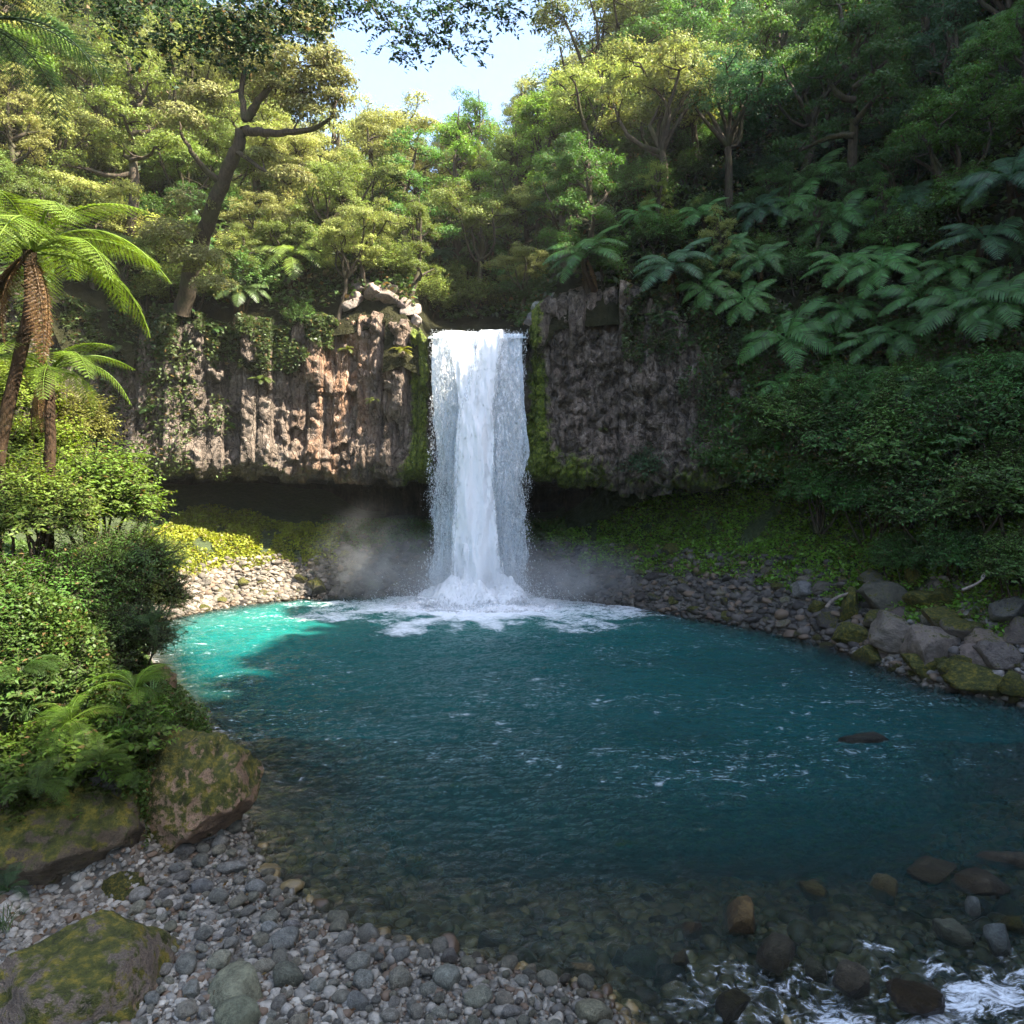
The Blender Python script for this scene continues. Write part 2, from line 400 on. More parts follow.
def h_low(x, y):
    x = np.asarray(x, float); y = np.asarray(y, float)
    d, _ = segdist(x, y, POOL, True); ins = inside(x, y, POOL)
    d = d + .18*fbm(x*1.1, y*1.1, s=3, o=3)*np.clip(d*2, 0, 1)
    # pool floor
    slope = np.where(y < 14, .45, 1.1)
    dep = np.minimum(np.minimum(3.0, .04+d*slope), .26+.3*np.maximum(0, y-8.4)**1.15+.0*x)
    dep = dep + .07*fbm(x*2.2, y*2.2, s=8)*np.clip(d, 0, 1)
    # banks
    beach = np.interp(d, [0, .3, 3, 8, 20], [0, .08, .34, 1.0, 3.0])
    leftn = np.interp(d, [0, .5, 1.3, 2.6, 5, 9], [0, .5, 1.5, 2.8, 4.0, 6.])
    leftb = np.interp(d, [0, .7, 1.5, 2.2, 3.5, 7], [0, .5, 1.4, 2.4, 2.9, 4.8])
    back = np.interp(d, [0, .5, 1.2, 2.2, 4, 7], [0, .9, 2.1, 2.7, 3.0, 3.6])
    right = np.interp(d, [0, .8, 1.8, 3.2, 5, 8], [0, .7, 1.5, 2.9, 5.0, 7.5])
    wb = sstep(-5.4, -4.2, x)*(1-sstep(9.6, 10.6, y))*(1-sstep(3, 6, x))
    wb = np.maximum(wb, (1-sstep(8.3, 9.3, y))*(1-sstep(3, 6, x)))
    wr = sstep(1.5, 5, x)
    wbk = sstep(28.5, 30.5, y)*sstep(-9.5, -7.5, x)*(1-sstep(1, 5, x))
    wln = 1-sstep(18, 23, y)
    left = leftn*wln+leftb*(1-wln)
    bank = left*(1-wr)+right*wr
    bank = bank*(1-wbk)+back*wbk
    bank = bank*(1-wb)+beach*wb
    bank = bank+.12*fbm(x*.9, y*.9, s=5)*np.clip(d, 0, 1)*(1-wb*.6)
    h = np.where(ins, -dep, bank)
    # stream drops away beyond the riffle
    drop = sstep(8.0, 6.2, y)*sstep(.8, 2.2, x)*.35
    return np.where(ins, h-drop, h)
def water_z(x, y):
    return -.42*sstep(8.3, 6.0, y+.25*np.sin(x*1.7))*sstep(.6, 1.6, x)
def axis(y): return -1.5-.2*np.maximum(0, y-30)
LIPPOLY = np.concatenate([CP[::6], [(13, -20), (-14, -20)]])
TOPPOLY = np.concatenate([CTOP[::6], [(16, -20), (-17, -20)]])
def h_up(x, y):
    x = np.asarray(x, float); y = np.asarray(y, float)
    dc, zt = segdist(x, y, TOPC, False, ZTC)
    a = np.abs(x-axis(y)); left = x < axis(y)
    ins = inside(x, y, TOPPOLY); din = np.where(ins, dc, 0); dc = np.where(ins, 0, dc)
    g = np.minimum(np.maximum(0, a-2.4), dc)
    side = np.where(left, .75-.5*sstep(34, 42, y)*sstep(-26, -16, x), .78)
    h = zt-3.*din+.42*dc+side*g
    h = h+np.where(left, 0, 1.5*np.maximum(0, x-15-.35*np.maximum(0, y-22)))
    h = h+3.5*sstep(36, 44, y)*sstep(7, 2, a)        # the river bends out of sight behind this spur
    h = h-.4*sstep(3, 0, a)*(y > 30)
    # the unseen wall out to the right, raised and shaped to cast the shade edge
    cap = np.interp(y, [-20, 0, 10, 14, 17.5, 19.5, 22, 26, 32, 70], [36.5, 36.3, 33, 34, 38, 42.5, 42, 39.5, 41, 60])
    h = np.where(left, h, cap-np.logaddexp(0, (cap-h)/1.5)*1.5)
    return h+.5*fbm(x*.35, y*.35, s=11)*np.clip(dc*.5, 0, 1)
def G(x, y):
    x = np.atleast_1d(np.asarray(x, float)); y = np.atleast_1d(np.asarray(y, float))
    up = ~inside(x, y, TOPPOLY); low = inside(x, y, LIPPOLY)
    hu = h_up(x, y); hl = h_low(x, y)
    d1, z1 = segdist(x, y, LIPC, False, ZLC); d2, z2 = segdist(x, y, TOPC, False, ZTC)
    mid = z1+(z2-z1)*d1/(d1+d2+1e-6)
    return np.where(up, hu, np.where(low, hl, mid))

# ------------------------------------------------------------------ build terrain
def grid_terrain(name, xs, ys, fn, mat, keep=None, attrs=None, **pr):
    X, Y = np.meshgrid(xs, ys, indexing='ij'); Z = fn(X, Y)
    v = np.stack([X, Y, Z], -1).reshape(-1, 3); f = grid_faces(len(xs), len(ys))
    if keep is not None:
        k = keep(X, Y).ravel(); f = f[k[f].any(1)]
    va = {kk: a(X, Y, Z).ravel() for kk, a in (attrs or {}).items()}
    return link(name, mesh(name, v, f, [mat], vattr=va), **pr)
def green_at(x, y, z):
    g = sstep(1.3, 2.2, z)
    g = np.where((x < -7) & (y > 22), sstep(1.3, 1.9, z), g)
    g = np.where((y < 11) & (x > -4.6), sstep(1.2, 2.5, z), g)
    return g
grid_terrain('ground', np.arange(-26, 24, .14), np.arange(-14, 38, .14), h_low, M_ground, attrs={'green': green_at},
             kind='structure', label='stony pool bed and banks around the waterfall pool')
grid_terrain('hillside', np.arange(-75, 75, .8), np.arange(-20, 110, .8), lambda x, y: h_up(x, y)-.15, M_hill,
             keep=lambda x, y: ((~inside(x, y, TOPPOLY)) | ((segdist(x, y, TOPC)[0] < 1.3) & (x > 13))) & (y > -19), kind='structure', label='forested hillside rising behind the cliff')

# ------------------------------------------------------------------ cliff
def build_cliff():
    r = np.random.default_rng(21)
    nu = len(CS); nf = 120; nc = 34
    # columns
    edges = [0]
    while edges[-1] < CS[-1]+1: edges.append(edges[-1]+r.uniform(.28, .75))
    edges = np.array(edges); ci = np.searchsorted(edges, CS, 'right')-1
    t = (CS-edges[ci])/(edges[ci+1]-edges[ci]); tiltc = r.normal(0, .1, len(edges)); prof = np.minimum(1, (1-np.abs(2*t-1))*4.5)+tiltc[ci]*(2*t-1)
    ncol = len(edges)
    base = r.uniform(-.28, .28, ncol); lipj = r.uniform(-.3, .25, ncol)
    nb = 9; brk = np.sort(r.uniform(0, 1, (ncol, nb)), 1); lev = r.normal(0, .15, (ncol, nb+1))
    zl = CZL+lipj[ci]*.7+.3*fbm(CS*.6, CS*0, s=36, o=4); zt = CZT+.5*fbm(CS*.35, CS*0, s=31, o=4)*(CZT > 11.2)+base[ci]*.6*(CZT > 11.2)
    rows = []; moss = []; warm = []; wet = []
    X0 = CPs[:, 0]
    for j in range(nf):
        v = j/(nf-1); z = zt+(zl-zt)*v
        k = np.zeros(nu, int)
        for b in range(nb): k += (v+.02*np.sin(CS*9) > brk[ci, b])
        rough = sstep(.78, .97, v)
        rub = np.clip(sstep(.3, 2.5, X0)*.6*sstep(.1, .5, v), 0, 1)
        col = (base[ci]+lev[ci, k]+prof*.22)*(1-rough*.75)*(1-rub)
        fb = fbm(CPs[:, 0]*1.3, CPs[:, 1]*1.3, z*1.0, 5, 41)*(.34+.3*rub)+fbm(CPs[:, 0]*4, CPs[:, 1]*4, z*4, 3, 47, .6)*(.16+.22*rub)-.25*np.maximum(0, .15-np.abs(fbm(CPs[:, 0]*1.8, CPs[:, 1]*1.8, z*1.5, 3, 49)))/.15*(.4+rub)
        bulge = .45*np.exp(-((v-.9)/.12)**2)-.25*sstep(.93, 1, v)
        rt = 1-sstep(0, .05, v)     # rounded top
        notch = sstep(-3.75, -3.3, X0)*(1-sstep(.3, .75, X0))*(CPs[:, 1] > 30)
        off = (col+fb*(1+rough*.6)+bulge)*(1-.7*notch)-rt*.35
        p = CPs+(CTOP-CPs)*(1-v)[..., None] if False else CPs*(v)+CTOP*(1-v)
        p = p+CN*off[:, None]
        rows.append(np.stack([p[:, 0], p[:, 1], z], 1))
        xm = np.exp(-((X0+3.9)/.5)**2)*.95+np.exp(-((X0-.9)/.5)**2)*.85
        low = sstep(.75, .95, v)*.34
        veg = sstep(4.5, 9, X0)*.28+sstep(-13, -17, X0)*.3
        lowr = sstep(.35, .8, v)*np.exp(-((X0-2)/2.)**2)*.3
        wet.append(np.full(nu, float(sstep(.85, 1, v))*.5)+.5*np.exp(-((X0+1.5)/2.6)**6))  # lip fades into the painted cave shade; last term is rock wet by fall
        moss.append(np.clip(xm*(1-.3*v)+low+veg+lowr+.06, 0, 1))
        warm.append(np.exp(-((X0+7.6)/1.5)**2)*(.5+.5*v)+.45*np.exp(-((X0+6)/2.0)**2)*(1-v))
    top = rows[0]
    # ceiling of the undercut and its back wall
    for j in range(1, nc):
        v = j/(nc-1)
        dep = 6.0*np.minimum(1, v*1.5)
        zc = zl-.15*v+.7*np.sin(np.pi*np.minimum(1, v*1.5))
        zc = np.where(v > .66, zl-(v-.66)/.34*4.5, zc)
        p = CPs-CN*dep
        fb = fbm(p[:, 0]*1.2, p[:, 1]*1.2, zc*1.2, 4, 61)*.35
        last = rows[nf-1]
        w = min(1, j/3)
        q = np.stack([p[:, 0], p[:, 1], zc+fb*w], 1)
        q[:, :2] = q[:, :2]*1+(last[:, :2]-CPs)*(1-w)
        rows.append(q); moss.append(np.full(nu, .3*(1-v))); warm.append(np.zeros(nu)); wet.append(np.full(nu, min(1., v*5)))  # undercut shade darkened into the rock colour, carried by wet
    # cap running back under the hillside
    caps = []
    for j in range(14, 0, -1):
        d = j*.3
        p = CTOP-CN*d
        z = zt+.2*fbm(p[:, 0]*1.5, p[:, 1]*1.5, s=71)+np.minimum(.15*j, .6)*0+.1*np.sin(min(1, j/3)*1.57)
        z = z-.8*sstep(9, 14, j)
        notch = sstep(-3.75, -3.3, X0)*(1-sstep(.3, .75, X0))*(CPs[:, 1] > 30)
        caps.append(np.stack([p[:, 0], p[:, 1], z-.25*notch], 1)); 
    nn = len(caps)
    allr = caps+rows
    v = np.stack(allr, 0); f = grid_faces(len(allr), nu)[:, ::-1]
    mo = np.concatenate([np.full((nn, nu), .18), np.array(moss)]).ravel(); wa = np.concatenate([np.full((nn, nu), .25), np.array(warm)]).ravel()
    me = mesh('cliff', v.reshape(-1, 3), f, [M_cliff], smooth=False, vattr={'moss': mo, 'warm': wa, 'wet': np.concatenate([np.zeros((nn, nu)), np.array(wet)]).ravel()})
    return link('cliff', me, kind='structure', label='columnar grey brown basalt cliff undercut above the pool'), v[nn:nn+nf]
cliff, CFACE = build_cliff()

# ------------------------------------------------------------------ water
def build_water():
    xs = np.arange(-14, 13, .075); ys = np.arange(3.2, 33, .075)
    X, Y = np.meshgrid(xs, ys, indexing='ij')
    bx, by = -1.4, 29.2
    r_ = np.hypot(X-bx, Y-by); th = np.arctan2(X-bx, by-Y)
    am = .062+.05*np.exp(-r_/6)
    # waves run outward from the plunge, broken up by noise
    w = fbm(r_*1.5+.8*fbm(X*.5, Y*.5, s=90), th*9*(1+0*r_), s=91, o=2)*1.0
    w = w*.8+.8*fbm(X*1.3+.4*Y, Y*2.4-.3*X, s=92, o=3)+1.0*(1-2*np.abs(fbm(X*2.2+.5*Y, Y*4.2-.5*X, s=93, o=3)))*.6
    Z = w*am
    zw = water_z(X, Y)
    rap = sstep(8.6, 7.4, Y)*sstep(.9, 1.9, X)
    Z = Z*(1-.5*rap)+rap*(.13*fbm(X*2.2-Y*.8, Y*1.3, s=95, o=3)+.06*fbm(X*6-Y*5, Y*3+X, s=96, o=3))+zw
    Z0 = Z.copy(); calm = sstep(0, 1.2, segdist(X, Y, POOL, True)[0]); Z = (Z-zw)*(.35+.65*calm)+zw
    hl = h_low(X, Y); depth = np.maximum(0, zw-hl)
    murk = (1-np.exp(-(depth**1.5)*.85))*.99
    aer_sun = .15+.6*np.exp(-(np.hypot((X-bx)/6.5, (Y-by)/5.0))**2)+.22*np.exp(-(np.hypot((X+8.5)/5, (Y-24)/6.5))**2)+.25*sstep(10, 26, Y)  # air bubbles near the fall; ellipse on the left paints the sunlit patch lighter
    aer_sun = np.clip(aer_sun+.15*fbm(X*.3, Y*.5, s=97), 0, 1)*(1-.35*sstep(4, 9, X))
    re = np.hypot((X-bx)/5.4, (Y-by+.6)/3.4)+.22*fbm(X*.6, Y*.6, s=98)
    spoke = fbm(th*5, r_*.35, s=94, o=3); foam = np.maximum(1.2*np.exp(-(re/(1.05+.2*spoke+.3*fbm(X*1.1, Y*2.2, s=89, o=4)))**2), 1.1*np.exp(-(re/.75)**4))
    ring = (.42+.35*spoke)*np.exp(-((re-1.25)/.65)**2)
    spec = .445+.09*fbm(X*.35, Y*.6, s=99)  # white flecks over the pool: foam specks, and surface glints painted as foam
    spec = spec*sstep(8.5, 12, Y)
    edge = .5*np.exp(-(segdist(X, Y, POOL, True)[0]/.45)**2)*sstep(14, 20, Y)
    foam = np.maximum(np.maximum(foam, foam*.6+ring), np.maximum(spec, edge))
    def blob(px, py, wx, wy, a):
        Yb = HC*F/(py-PYH); xb = (px-PXC)/F*Yb
        return a*np.exp(-((X-xb)/wx)**2-((Y-Yb)/wy)**2)
    fr = 0
    for px, py, wx, wy, a in [(985, 985, .6, .28, .7), (930, 1010, .5, .25, .6), (850, 1000, .45, .25, .6), (870, 945, .3, .25, .42), (800, 960, .35, .2, .36), (745, 965, .5, .15, .36),
                              (700, 985, .6, .3, .34), (660, 1000, .5, .3, .3), (935, 960, .4, .2, .4), (830, 985, .35, .2, .5), (1005, 950, .3, .2, .34), (878, 737, .5, .25, .42), (200, 645, .9, .35, .36), (870, 920, .5, .2, .25)]:
        fr = np.maximum(fr, blob(px, py, wx, wy, a))
    foam = np.maximum(foam, np.maximum(np.minimum(fr+.18, .74)*(fr > .02), .49*rap))
    v = np.stack([X, Y, Z], -1).reshape(-1, 3); f = grid_faces(len(xs), len(ys))
    keep = (depth > -0.01) & (inside(X, Y, POOL) | (segdist(X, Y, POOL, True)[0] < .6))
    k = keep.ravel(); f = f[k[f].any(1)]
    me = mesh('water', v, f, [M_water], vattr={'murk': murk.ravel(), 'aeration_sun': aer_sun.ravel(), 'foam': foam.ravel(), 'rapid': rap.ravel()})
    return link('water', me, kind='structure', label='teal plunge pool water with a rippled surface running out to a riffle')
build_water()
# the river above the lip
xs = np.linspace(-3.5, .6, 24); ys = np.linspace(30.2, 44, 50)
X, Y = np.meshgrid(xs, ys, indexing='ij'); Zr = 11.12+.03*fbm(X*2, Y*1.5, s=5)+.12*sstep(31, 34, Y)-.25*sstep(31., 30.2, Y)
me = mesh('river', np.stack([X-.2*np.maximum(0, Y-31), Y, Zr], -1).reshape(-1, 3), grid_faces(24, 50), [M_water],
          vattr={'murk': np.full(X.size, .9), 'aeration_sun': np.full(X.size, .6), 'foam': (.25+.5*sstep(31.5, 30.3, Y)).ravel()})
link('river', me, kind='structure', label='shallow river above the lip of the waterfall')

# ------------------------------------------------------------------ registry for labels
REG = []
ORD = ['', 'second', 'third', 'fourth', 'fifth', 'sixth', 'seventh', 'eighth', 'ninth', 'tenth', 'eleventh', 'twelfth', 'thirteenth', 'fourteenth', 'fifteenth',
       'sixteenth', 'seventeenth', 'eighteenth', 'nineteenth', 'twentieth', 'twenty-first', 'twenty-second', 'twenty-third', 'twenty-fourth', 'twenty-fifth', 'twenty-sixth', 'twenty-seventh', 'twenty-eighth', 'twenty-ninth', 'thirtieth']
def reg(o, look, cat, group=None, zone=None, ref='waterfall', share=False):
    o['category'] = cat
    if group: o['group'] = group
    REG.append((o, look, zone or '', ref, share))
REFP = {'waterfall': (476, 470), 'pool': (560, 700), 'tallest boulder': (195, 785), 'beach boulder': (100, 975)}
def finish_labels():
    b = {}
    for e in REG: b.setdefault((e[1], e[2], e[3], e[4]), []).append(e[0])
    for (look, zone, ref, share), os_ in b.items():
        t = (look+' '+zone).strip()
        for o in os_: pass
        if len(os_) == 1 or share:
            for o in os_: o['label'] = t
            continue
        def key(o):
            p = pix(o.location); q = REFP[ref]; return math.hypot(p[0]-q[0], p[1]-q[1])
        for i, o in enumerate(sorted(os_, key=key)):
            o['label'] = t+', '+(('nearest the ' + ref) if i == 0 else ORD[min(i, 29)]+' nearest the '+('fall' if ref == 'waterfall' else ref))

def forest_zone(px, py):
    if px < 120: return 'at the far left above the pool' if False else 'by the bright tree fern'
    if px < 230: return 'above the dark left cliff'
    if px < 340: return 'above the sunlit cliff'
    if px < 430: return 'at the valley head'
    if px < 520: return 'behind the waterfall lip'
    if px < 600: return 'above the right rock shoulder'
    if px < 720: return ('high' if py < 150 else 'low')+' on hill right of fall'
    if px < 860: return ('high' if py < 150 else 'low')+' on the shaded right slope'
    return ('high' if py < 200 else 'low')+' by the gorge right edge'

# ------------------------------------------------------------------ plants
def make_tree(seed, H, Rc, style='round', leaf=.16, nl=9000, bark=None):
    r = np.random.default_rng(seed); mb = MB(); cl = []
    lean = r.normal(0, .08, 2)*H
    fork = H*(.42 if style != 'tall' else .3)
    tr = curve((0, 0, -1.5), (lean[0], lean[1], fork), 7, .05, r); r0 = .035*H
    mb.add(*tube(tr, np.linspace(r0, r0*.6, 7), 8))
    nb = {'round': 8, 'tall': 11, 'layer': 9}[style]
    for i in range(nb):
        a = i*2.4+r.uniform(-.4, .4); q = (i+.5)/nb
        if style == 'round':
            rad = Rc*math.sqrt(q)*.8; zz = H-Rc*.15-rad**2/Rc*.55-r.uniform(0, .12)*H
        elif style == 'tall':
            zz = H*(.26+.72*q); rad = Rc*(.75-.55*q)*r.uniform(.7, 1.1)
        else:
            zz = H*(.32+.66*q); rad = Rc*(.95-.7*q)*r.uniform(.7, 1.1)
        e = np.array([lean[0]+math.cos(a)*rad, lean[1]+math.sin(a)*rad, zz])
        st = tr[-1] if style == 'round' else tr[-1]*(1-q)+np.array([lean[0], lean[1], H*.9])*q-np.array([0, 0, .1*H*(q < .99)])
        lb = curve(st, e, 6, .1, r, sag=.05)
        mb.add(*tube(lb, np.linspace(r0*.5, r0*.16, 6), 5))
        ns = 4 if style == 'round' else 3
        for k in range(ns):
            s = lb[r.integers(3, 6)]
            d = norm(r.normal(0, 1, 3)*[1, 1, .45]+[math.cos(a)*.5, math.sin(a)*.5, .35])
            L = Rc*r.uniform(.28, .5)
            e2 = s+d*L; tw = curve(s, e2, 4, .1, r)
            mb.add(*tube(tw, np.linspace(r0*.16, r0*.05, 4), 4))
            cl.append((e2, Rc*r.uniform(.2, .36)))
        cl.append((e, Rc*r.uniform(.24, .36)))
    if style == 'tall':
        mb.add(*tube(curve(tr[-1], (lean[0], lean[1], H), 5, .03, r), np.linspace(r0*.6, r0*.1, 5), 6))
    w = np.array([c[1]**2 for c in cl]); w /= w.sum()
    C = []; Nn = []
    for (c, rad), ww in zip(cl, w):
        m = int(nl*ww); d = norm(r.normal(0, 1, (m, 3)))
        d[:, 2] = np.where(d[:, 2] < -.25, -d[:, 2], d[:, 2])
        rr = rad*r.uniform(.3, 1.05, (m, 1))**.5*(1+.16*r.normal(0, 1, (m, 1)))
        fl = .5 if style != 'tall' else .75
        p = c+d*rr*[1, 1, fl]
        # irregular sub-clumps
        nz = fbm(p[:, 0]*5/Rc, p[:, 1]*5/Rc, p[:, 2]*6/Rc, 3, seed)
        keep = nz > -.16
        C.append(p[keep]); Nn.append((d*[.9, .9, 1]+[0, 0, .5]+r.normal(0, .55, (m, 3)))[keep])
    C = np.concatenate(C); Nn = np.concatenate(Nn)
    sz = leaf*r.uniform(.6, 1.3, len(C))
    v, f = leafquads(C, Nn, sz, sz*.5, r)
    tm = mb.mesh('trunk', [bark or M_bark]); cm = mesh('crown', v, f, [M_leaf], smooth=False)
    zc = np.mean([c[0][2] for c in cl])
    return dict(trunk=tm, crown=cm, H=H, Rc=Rc, zc=zc)

def make_shrub(seed, Rr, leaf=.1, nt=260, per=9, up=.5, bare=.25, dens=1.):
    """leafy sprays: twigs with leaves set alternately along them"""
    r = np.random.default_rng(seed); mb = MB(); LV = []; LN = []; LD = []
    nst = 7
    for i in range(nst):
        a = i*2.4; e = np.array([math.cos(a)*Rr*r.uniform(.2, .7), math.sin(a)*Rr*r.uniform(.2, .7), Rr*r.uniform(.7, 1.3)])
        st = curve((math.cos(a)*.08, math.sin(a)*.08, -.4), e, 6, .08, r)
        mb.add(*tube(st, np.linspace(.035*Rr, .01*Rr, 6), 5))
    for i in range(nt):
        d = norm(r.normal(0, 1, 3)*[1, 1, .8]+[0, 0, up]); d[2] = abs(d[2])*.9 if d[2] < -.1 else d[2]
        k = r.uniform(.55, 1.)
        lump = 1+.5*float(vn(d[0]*2.6, d[1]*2.6, d[2]*2.6, seed))+(.35*r.random() if r.random() < .12 else 0)
        p0 = np.array([0, 0, Rr*.6])+d*Rr*k*lump*.75*[1, 1, .95]; L = Rr*r.uniform(.16, .34)
        dr = norm(d+r.normal(0, .45, 3)+[0, 0, .1])
        p1 = p0+dr*L; tw = curve(p0-dr*L*.4, p1, 4, .06, r, sag=-.05)
        mb.add(*tube(tw, np.linspace(.006, .003, 4), 3))
        t = np.linspace(.1, 1, per); pts = np.stack([np.interp(t, np.linspace(0, 1, 4), tw[:, q]) for q in range(3)], 1)
        side = norm(np.cross(dr, [0, 0, 1])+1e-6)*np.where(np.arange(per) % 2, 1, -1)[:, None]
        ld = norm(side*.9+dr*.6+r.normal(0, .25, (per, 3))+[0, 0, -.15])
        LV.append(pts+ld*leaf*.45); LD.append(ld); LN.append(np.cross(side*np.where(np.arange(per) % 2, 1, -1)[:, None], dr)*0+norm(np.array([0, 0, 1.])+d*.5+r.normal(0, .35, (per, 3))))
    LV = np.concatenate(LV); LN = np.concatenate(LN); LD = np.concatenate(LD)
    sz = leaf*r.uniform(.7, 1.25, len(LV)); v, f = leafquads(LV, LN, sz, sz*.42, r, tdir=LD)
    return dict(trunk=mb.mesh('stems', [M_bark]), crown=mesh('foliage', v, f, [M_leaf], smooth=False), Rc=Rr, zc=Rr*.7)

def frond_mesh(name, L=1., W=.3, n=26, arch=.55, fine=False, mat=None, droop=0., seed=0, curl=1.):
    """one fern frond along +X from origin"""
    r = np.random.default_rng(seed); mb = MB()
    t = np.linspace(0, 1, n+6)
    x = L*(t-.16*arch*t**3); z = L*arch*(t*.95-1.35*t**2.1)-droop*L*t**1.5
    y = .03*L*np.sin(t*3+seed)
    sp = np.stack([x, y, z], 1)
    mb.add(*tube(sp, np.linspace(.014, .003, len(t))*L, 4))
    tan = norm(np.gradient(sp, axis=0))
    LV = []; Q = []
    for i in range(4, len(t)-1):
        q = (t[i]-t[4])/(1-t[4]); w = W*(math.sin(math.pi*min(1, (q*.86+.12)))**.75)*r.uniform(.9, 1.06)
        for s in (-1, 1):
            sd = np.array([0, s, 0.])
            d = norm(sd+tan[i]*.38+np.array([0, 0, -.12-.12*r.random()])); up = norm(np.cross(tan[i], sd)*s)
            if up[2] < 0: up = -up
            if fine:
                m = max(6, int(20*w/W)); u = np.linspace(.08, 1, m)
                pc = sp[i]+np.outer(u, d)*w-np.outer(u**2, [0, 0, .16*w])
                mb.add(*tube(pc[[0, m//2, -1]], [.0035*L, .002*L, .001*L], 3))
                for ss in (-1, 1):
                    dd = norm(np.cross(d, up)*ss+d*.45)
                    ln = .016*L*np.sin(np.pi*np.clip(u*.8+.18, 0, 1))
                    c = pc+dd*ln[:, None]*.5
                    v, f = leafquads(c, np.tile(up, (m, 1))+r.normal(0, .15, (m, 3)), ln, ln*.6, r, fold=.05, tdir=np.tile(dd, (m, 1)))
                    mb.add(v, f)
            else:
                wd = L*(1/n)*.72; fw = tan[i]*wd*.5
                a = sp[i]; b = sp[i]+d*w*.55-[0, 0, .02*w]; c = sp[i]+d*w-[0, 0, .14*w]
                v = np.array([a-fw*.8, a+fw*.8, b+fw, b-fw, c]); mb.add(v, [[0, 1, 2, 3], [3, 2, 4, -1]])
    return mb.mesh(name, [mat or M_frond], smooth=False)

FR_F = [frond_mesh('frond', 1, .25, 24, .5+.12*i, True, seed=i) for i in range(3)]
FR_C = [frond_mesh('frond', 1, .27, 22, .45+.15*i, False, seed=i+5) for i in range(3)]
FR_D = [frond_mesh('dead_frond', 1, .1, 20, .2, False, M_dead, droop=.3, seed=9), frond_mesh('dead_frond', 1, .15, 30, .25, True, M_dead, droop=.2, seed=10)]
def trunk_mesh(Ht, r0, seed, lean=(0, 0)):
    r = np.random.default_rng(seed); mb = MB()
    p = curve((lean[0], lean[1], -Ht), (0, 0, 0), 12, .04, r)
    rad = np.linspace(r0*1.35, r0, 12); rad[-1] *= 1.3; rad[-2] *= 1.15
    v, f = tube(p, rad, 10); v += r.normal(0, r0*.09, v.shape); mb.add(v, f)
    for k in range(60):   # old frond stubs
        q = r.uniform(.35, 1)*.999; b = p[int(q*11)]; a = r.uniform(0, 6.28)
        d = np.array([math.cos(a), math.sin(a), .8]); mb.add(*tube([b+d*r0*.6, b+d*r0*1.7], [r0*.2, r0*.1], 4))
    return mb.mesh('trunk', [M_fern_trunk])
TR_S = [trunk_mesh(3, .09, 50+i) for i in range(3)]

def tree_fern(pos, L, seed, color, n=13, fine=False, trunk=None, elev=.1, dead=2, look='', group='tree ferns on the slopes', zone=None, lean=0.):
    r = np.random.default_rng(seed)
    e = link('tree_fern', None, loc=pos)
    hg = pos[2]-float(G(pos[0], pos[1]+.3)[0]); tz = float(np.clip((hg+.5)/3, .12, 1.1))
    link('trunk', trunk or TR_S[seed % 3], e, sc=(1, 1, 1) if trunk else (L/1.6, L/1.6, tz))
    fm = FR_F if fine else FR_C
    for i in range(n):
        a = i*2.39996+r.uniform(-.15, .15); q = i/n
        el = elev+.75*(1-q)*.6-.35*q+r.uniform(-.08, .08)
        o = link('frond', fm[i % 3], e, rot=(r.uniform(-.15, .15), -el, a), sc=L*r.uniform(.85, 1.08), color=(*color, 1))
    for i in range(dead):
        o = link('dead_frond', FR_D[1 if fine else 0], e, rot=(0, 1.0+r.uniform(-.2, .3), r.uniform(0, 6.28)), sc=L*r.uniform(.6, .85))
    reg(e, look, 'tree fern', group, zone)
    return e

# colours (linear albedo)
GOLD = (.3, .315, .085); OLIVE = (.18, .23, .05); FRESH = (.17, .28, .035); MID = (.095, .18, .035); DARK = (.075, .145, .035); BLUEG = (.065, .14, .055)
TT = {
 'round': [make_tree(100+i, 7.5, 2.9, 'round', .135, 25000) for i in range(5)],
 'tall': [make_tree(120+i, 9.5, 2.2, 'tall', .13, 17000) for i in range(3)],
 'layer': [make_tree(140+i, 8.5, 2.5, 'layer', .13, 17000) for i in range(2)],
}
TT['bush'] = [make_shrub(160+i, 1.5, .13, 560, 10) for i in range(3)]
def lookname(style, c, s):
    cn = {GOLD: 'pale gold', OLIVE: 'olive', FRESH: 'bright green', MID: 'mid green', DARK: 'dark green', BLUEG: 'bluish green'}[c]
    big = 'large ' if s > 1.12 else ('small ' if s < .78 else '')
    return big+cn+' '+{'round': 'domed tree', 'tall': 'slender upright tree', 'layer': 'tiered tree', 'bush': 'leafy bush'}[style]
def solve_ray(px, py, hc_fn, y0=16, y1=90, under=0.):
    Y = np.arange(y0, y1, .25); x = (px-PXC)/F*Y; z = HC-(py-PYH)/F*Y
    g = G(x, Y)
    k = np.nonzero(z-hc_fn(Y) <= g)[0]
    if len(k) == 0: return None
    return Y[k[0]]
def jit(c, r, a=.18):
    b = 1+r.uniform(-a*1.3, a*1.3)
    return tuple(float(np.clip(q*b*(1+r.uniform(-.06, .06)), 0, 1)) for q in c)
def place_tree(style, pos_base, s, color, r, look=None, zc=None, group='trees on the gorge slopes', cat='tree', zone=None, name=None):
    k = r.integers(len(TT[style])); T = TT[style][k]
    e = link(name or ('bush' if style == 'bush' else 'tree'), None, loc=pos_base, rot=(0, 0, r.uniform(0, 6.28)), sc=(s, s, s*r.uniform(.92, 1.1)))
    link('trunk' if style != 'bush' else 'stems', T['trunk'], e)
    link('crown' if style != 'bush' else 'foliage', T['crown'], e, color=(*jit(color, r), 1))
    pc = (pos_base[0], pos_base[1], pos_base[2]+T['zc']*s); p = pix(pc)
    reg(e, look or lookname(style, color, s), cat if style != 'bush' else 'bush', group if style != 'bush' else 'bushes between the trees', zone or forest_zone(*p))
    return e

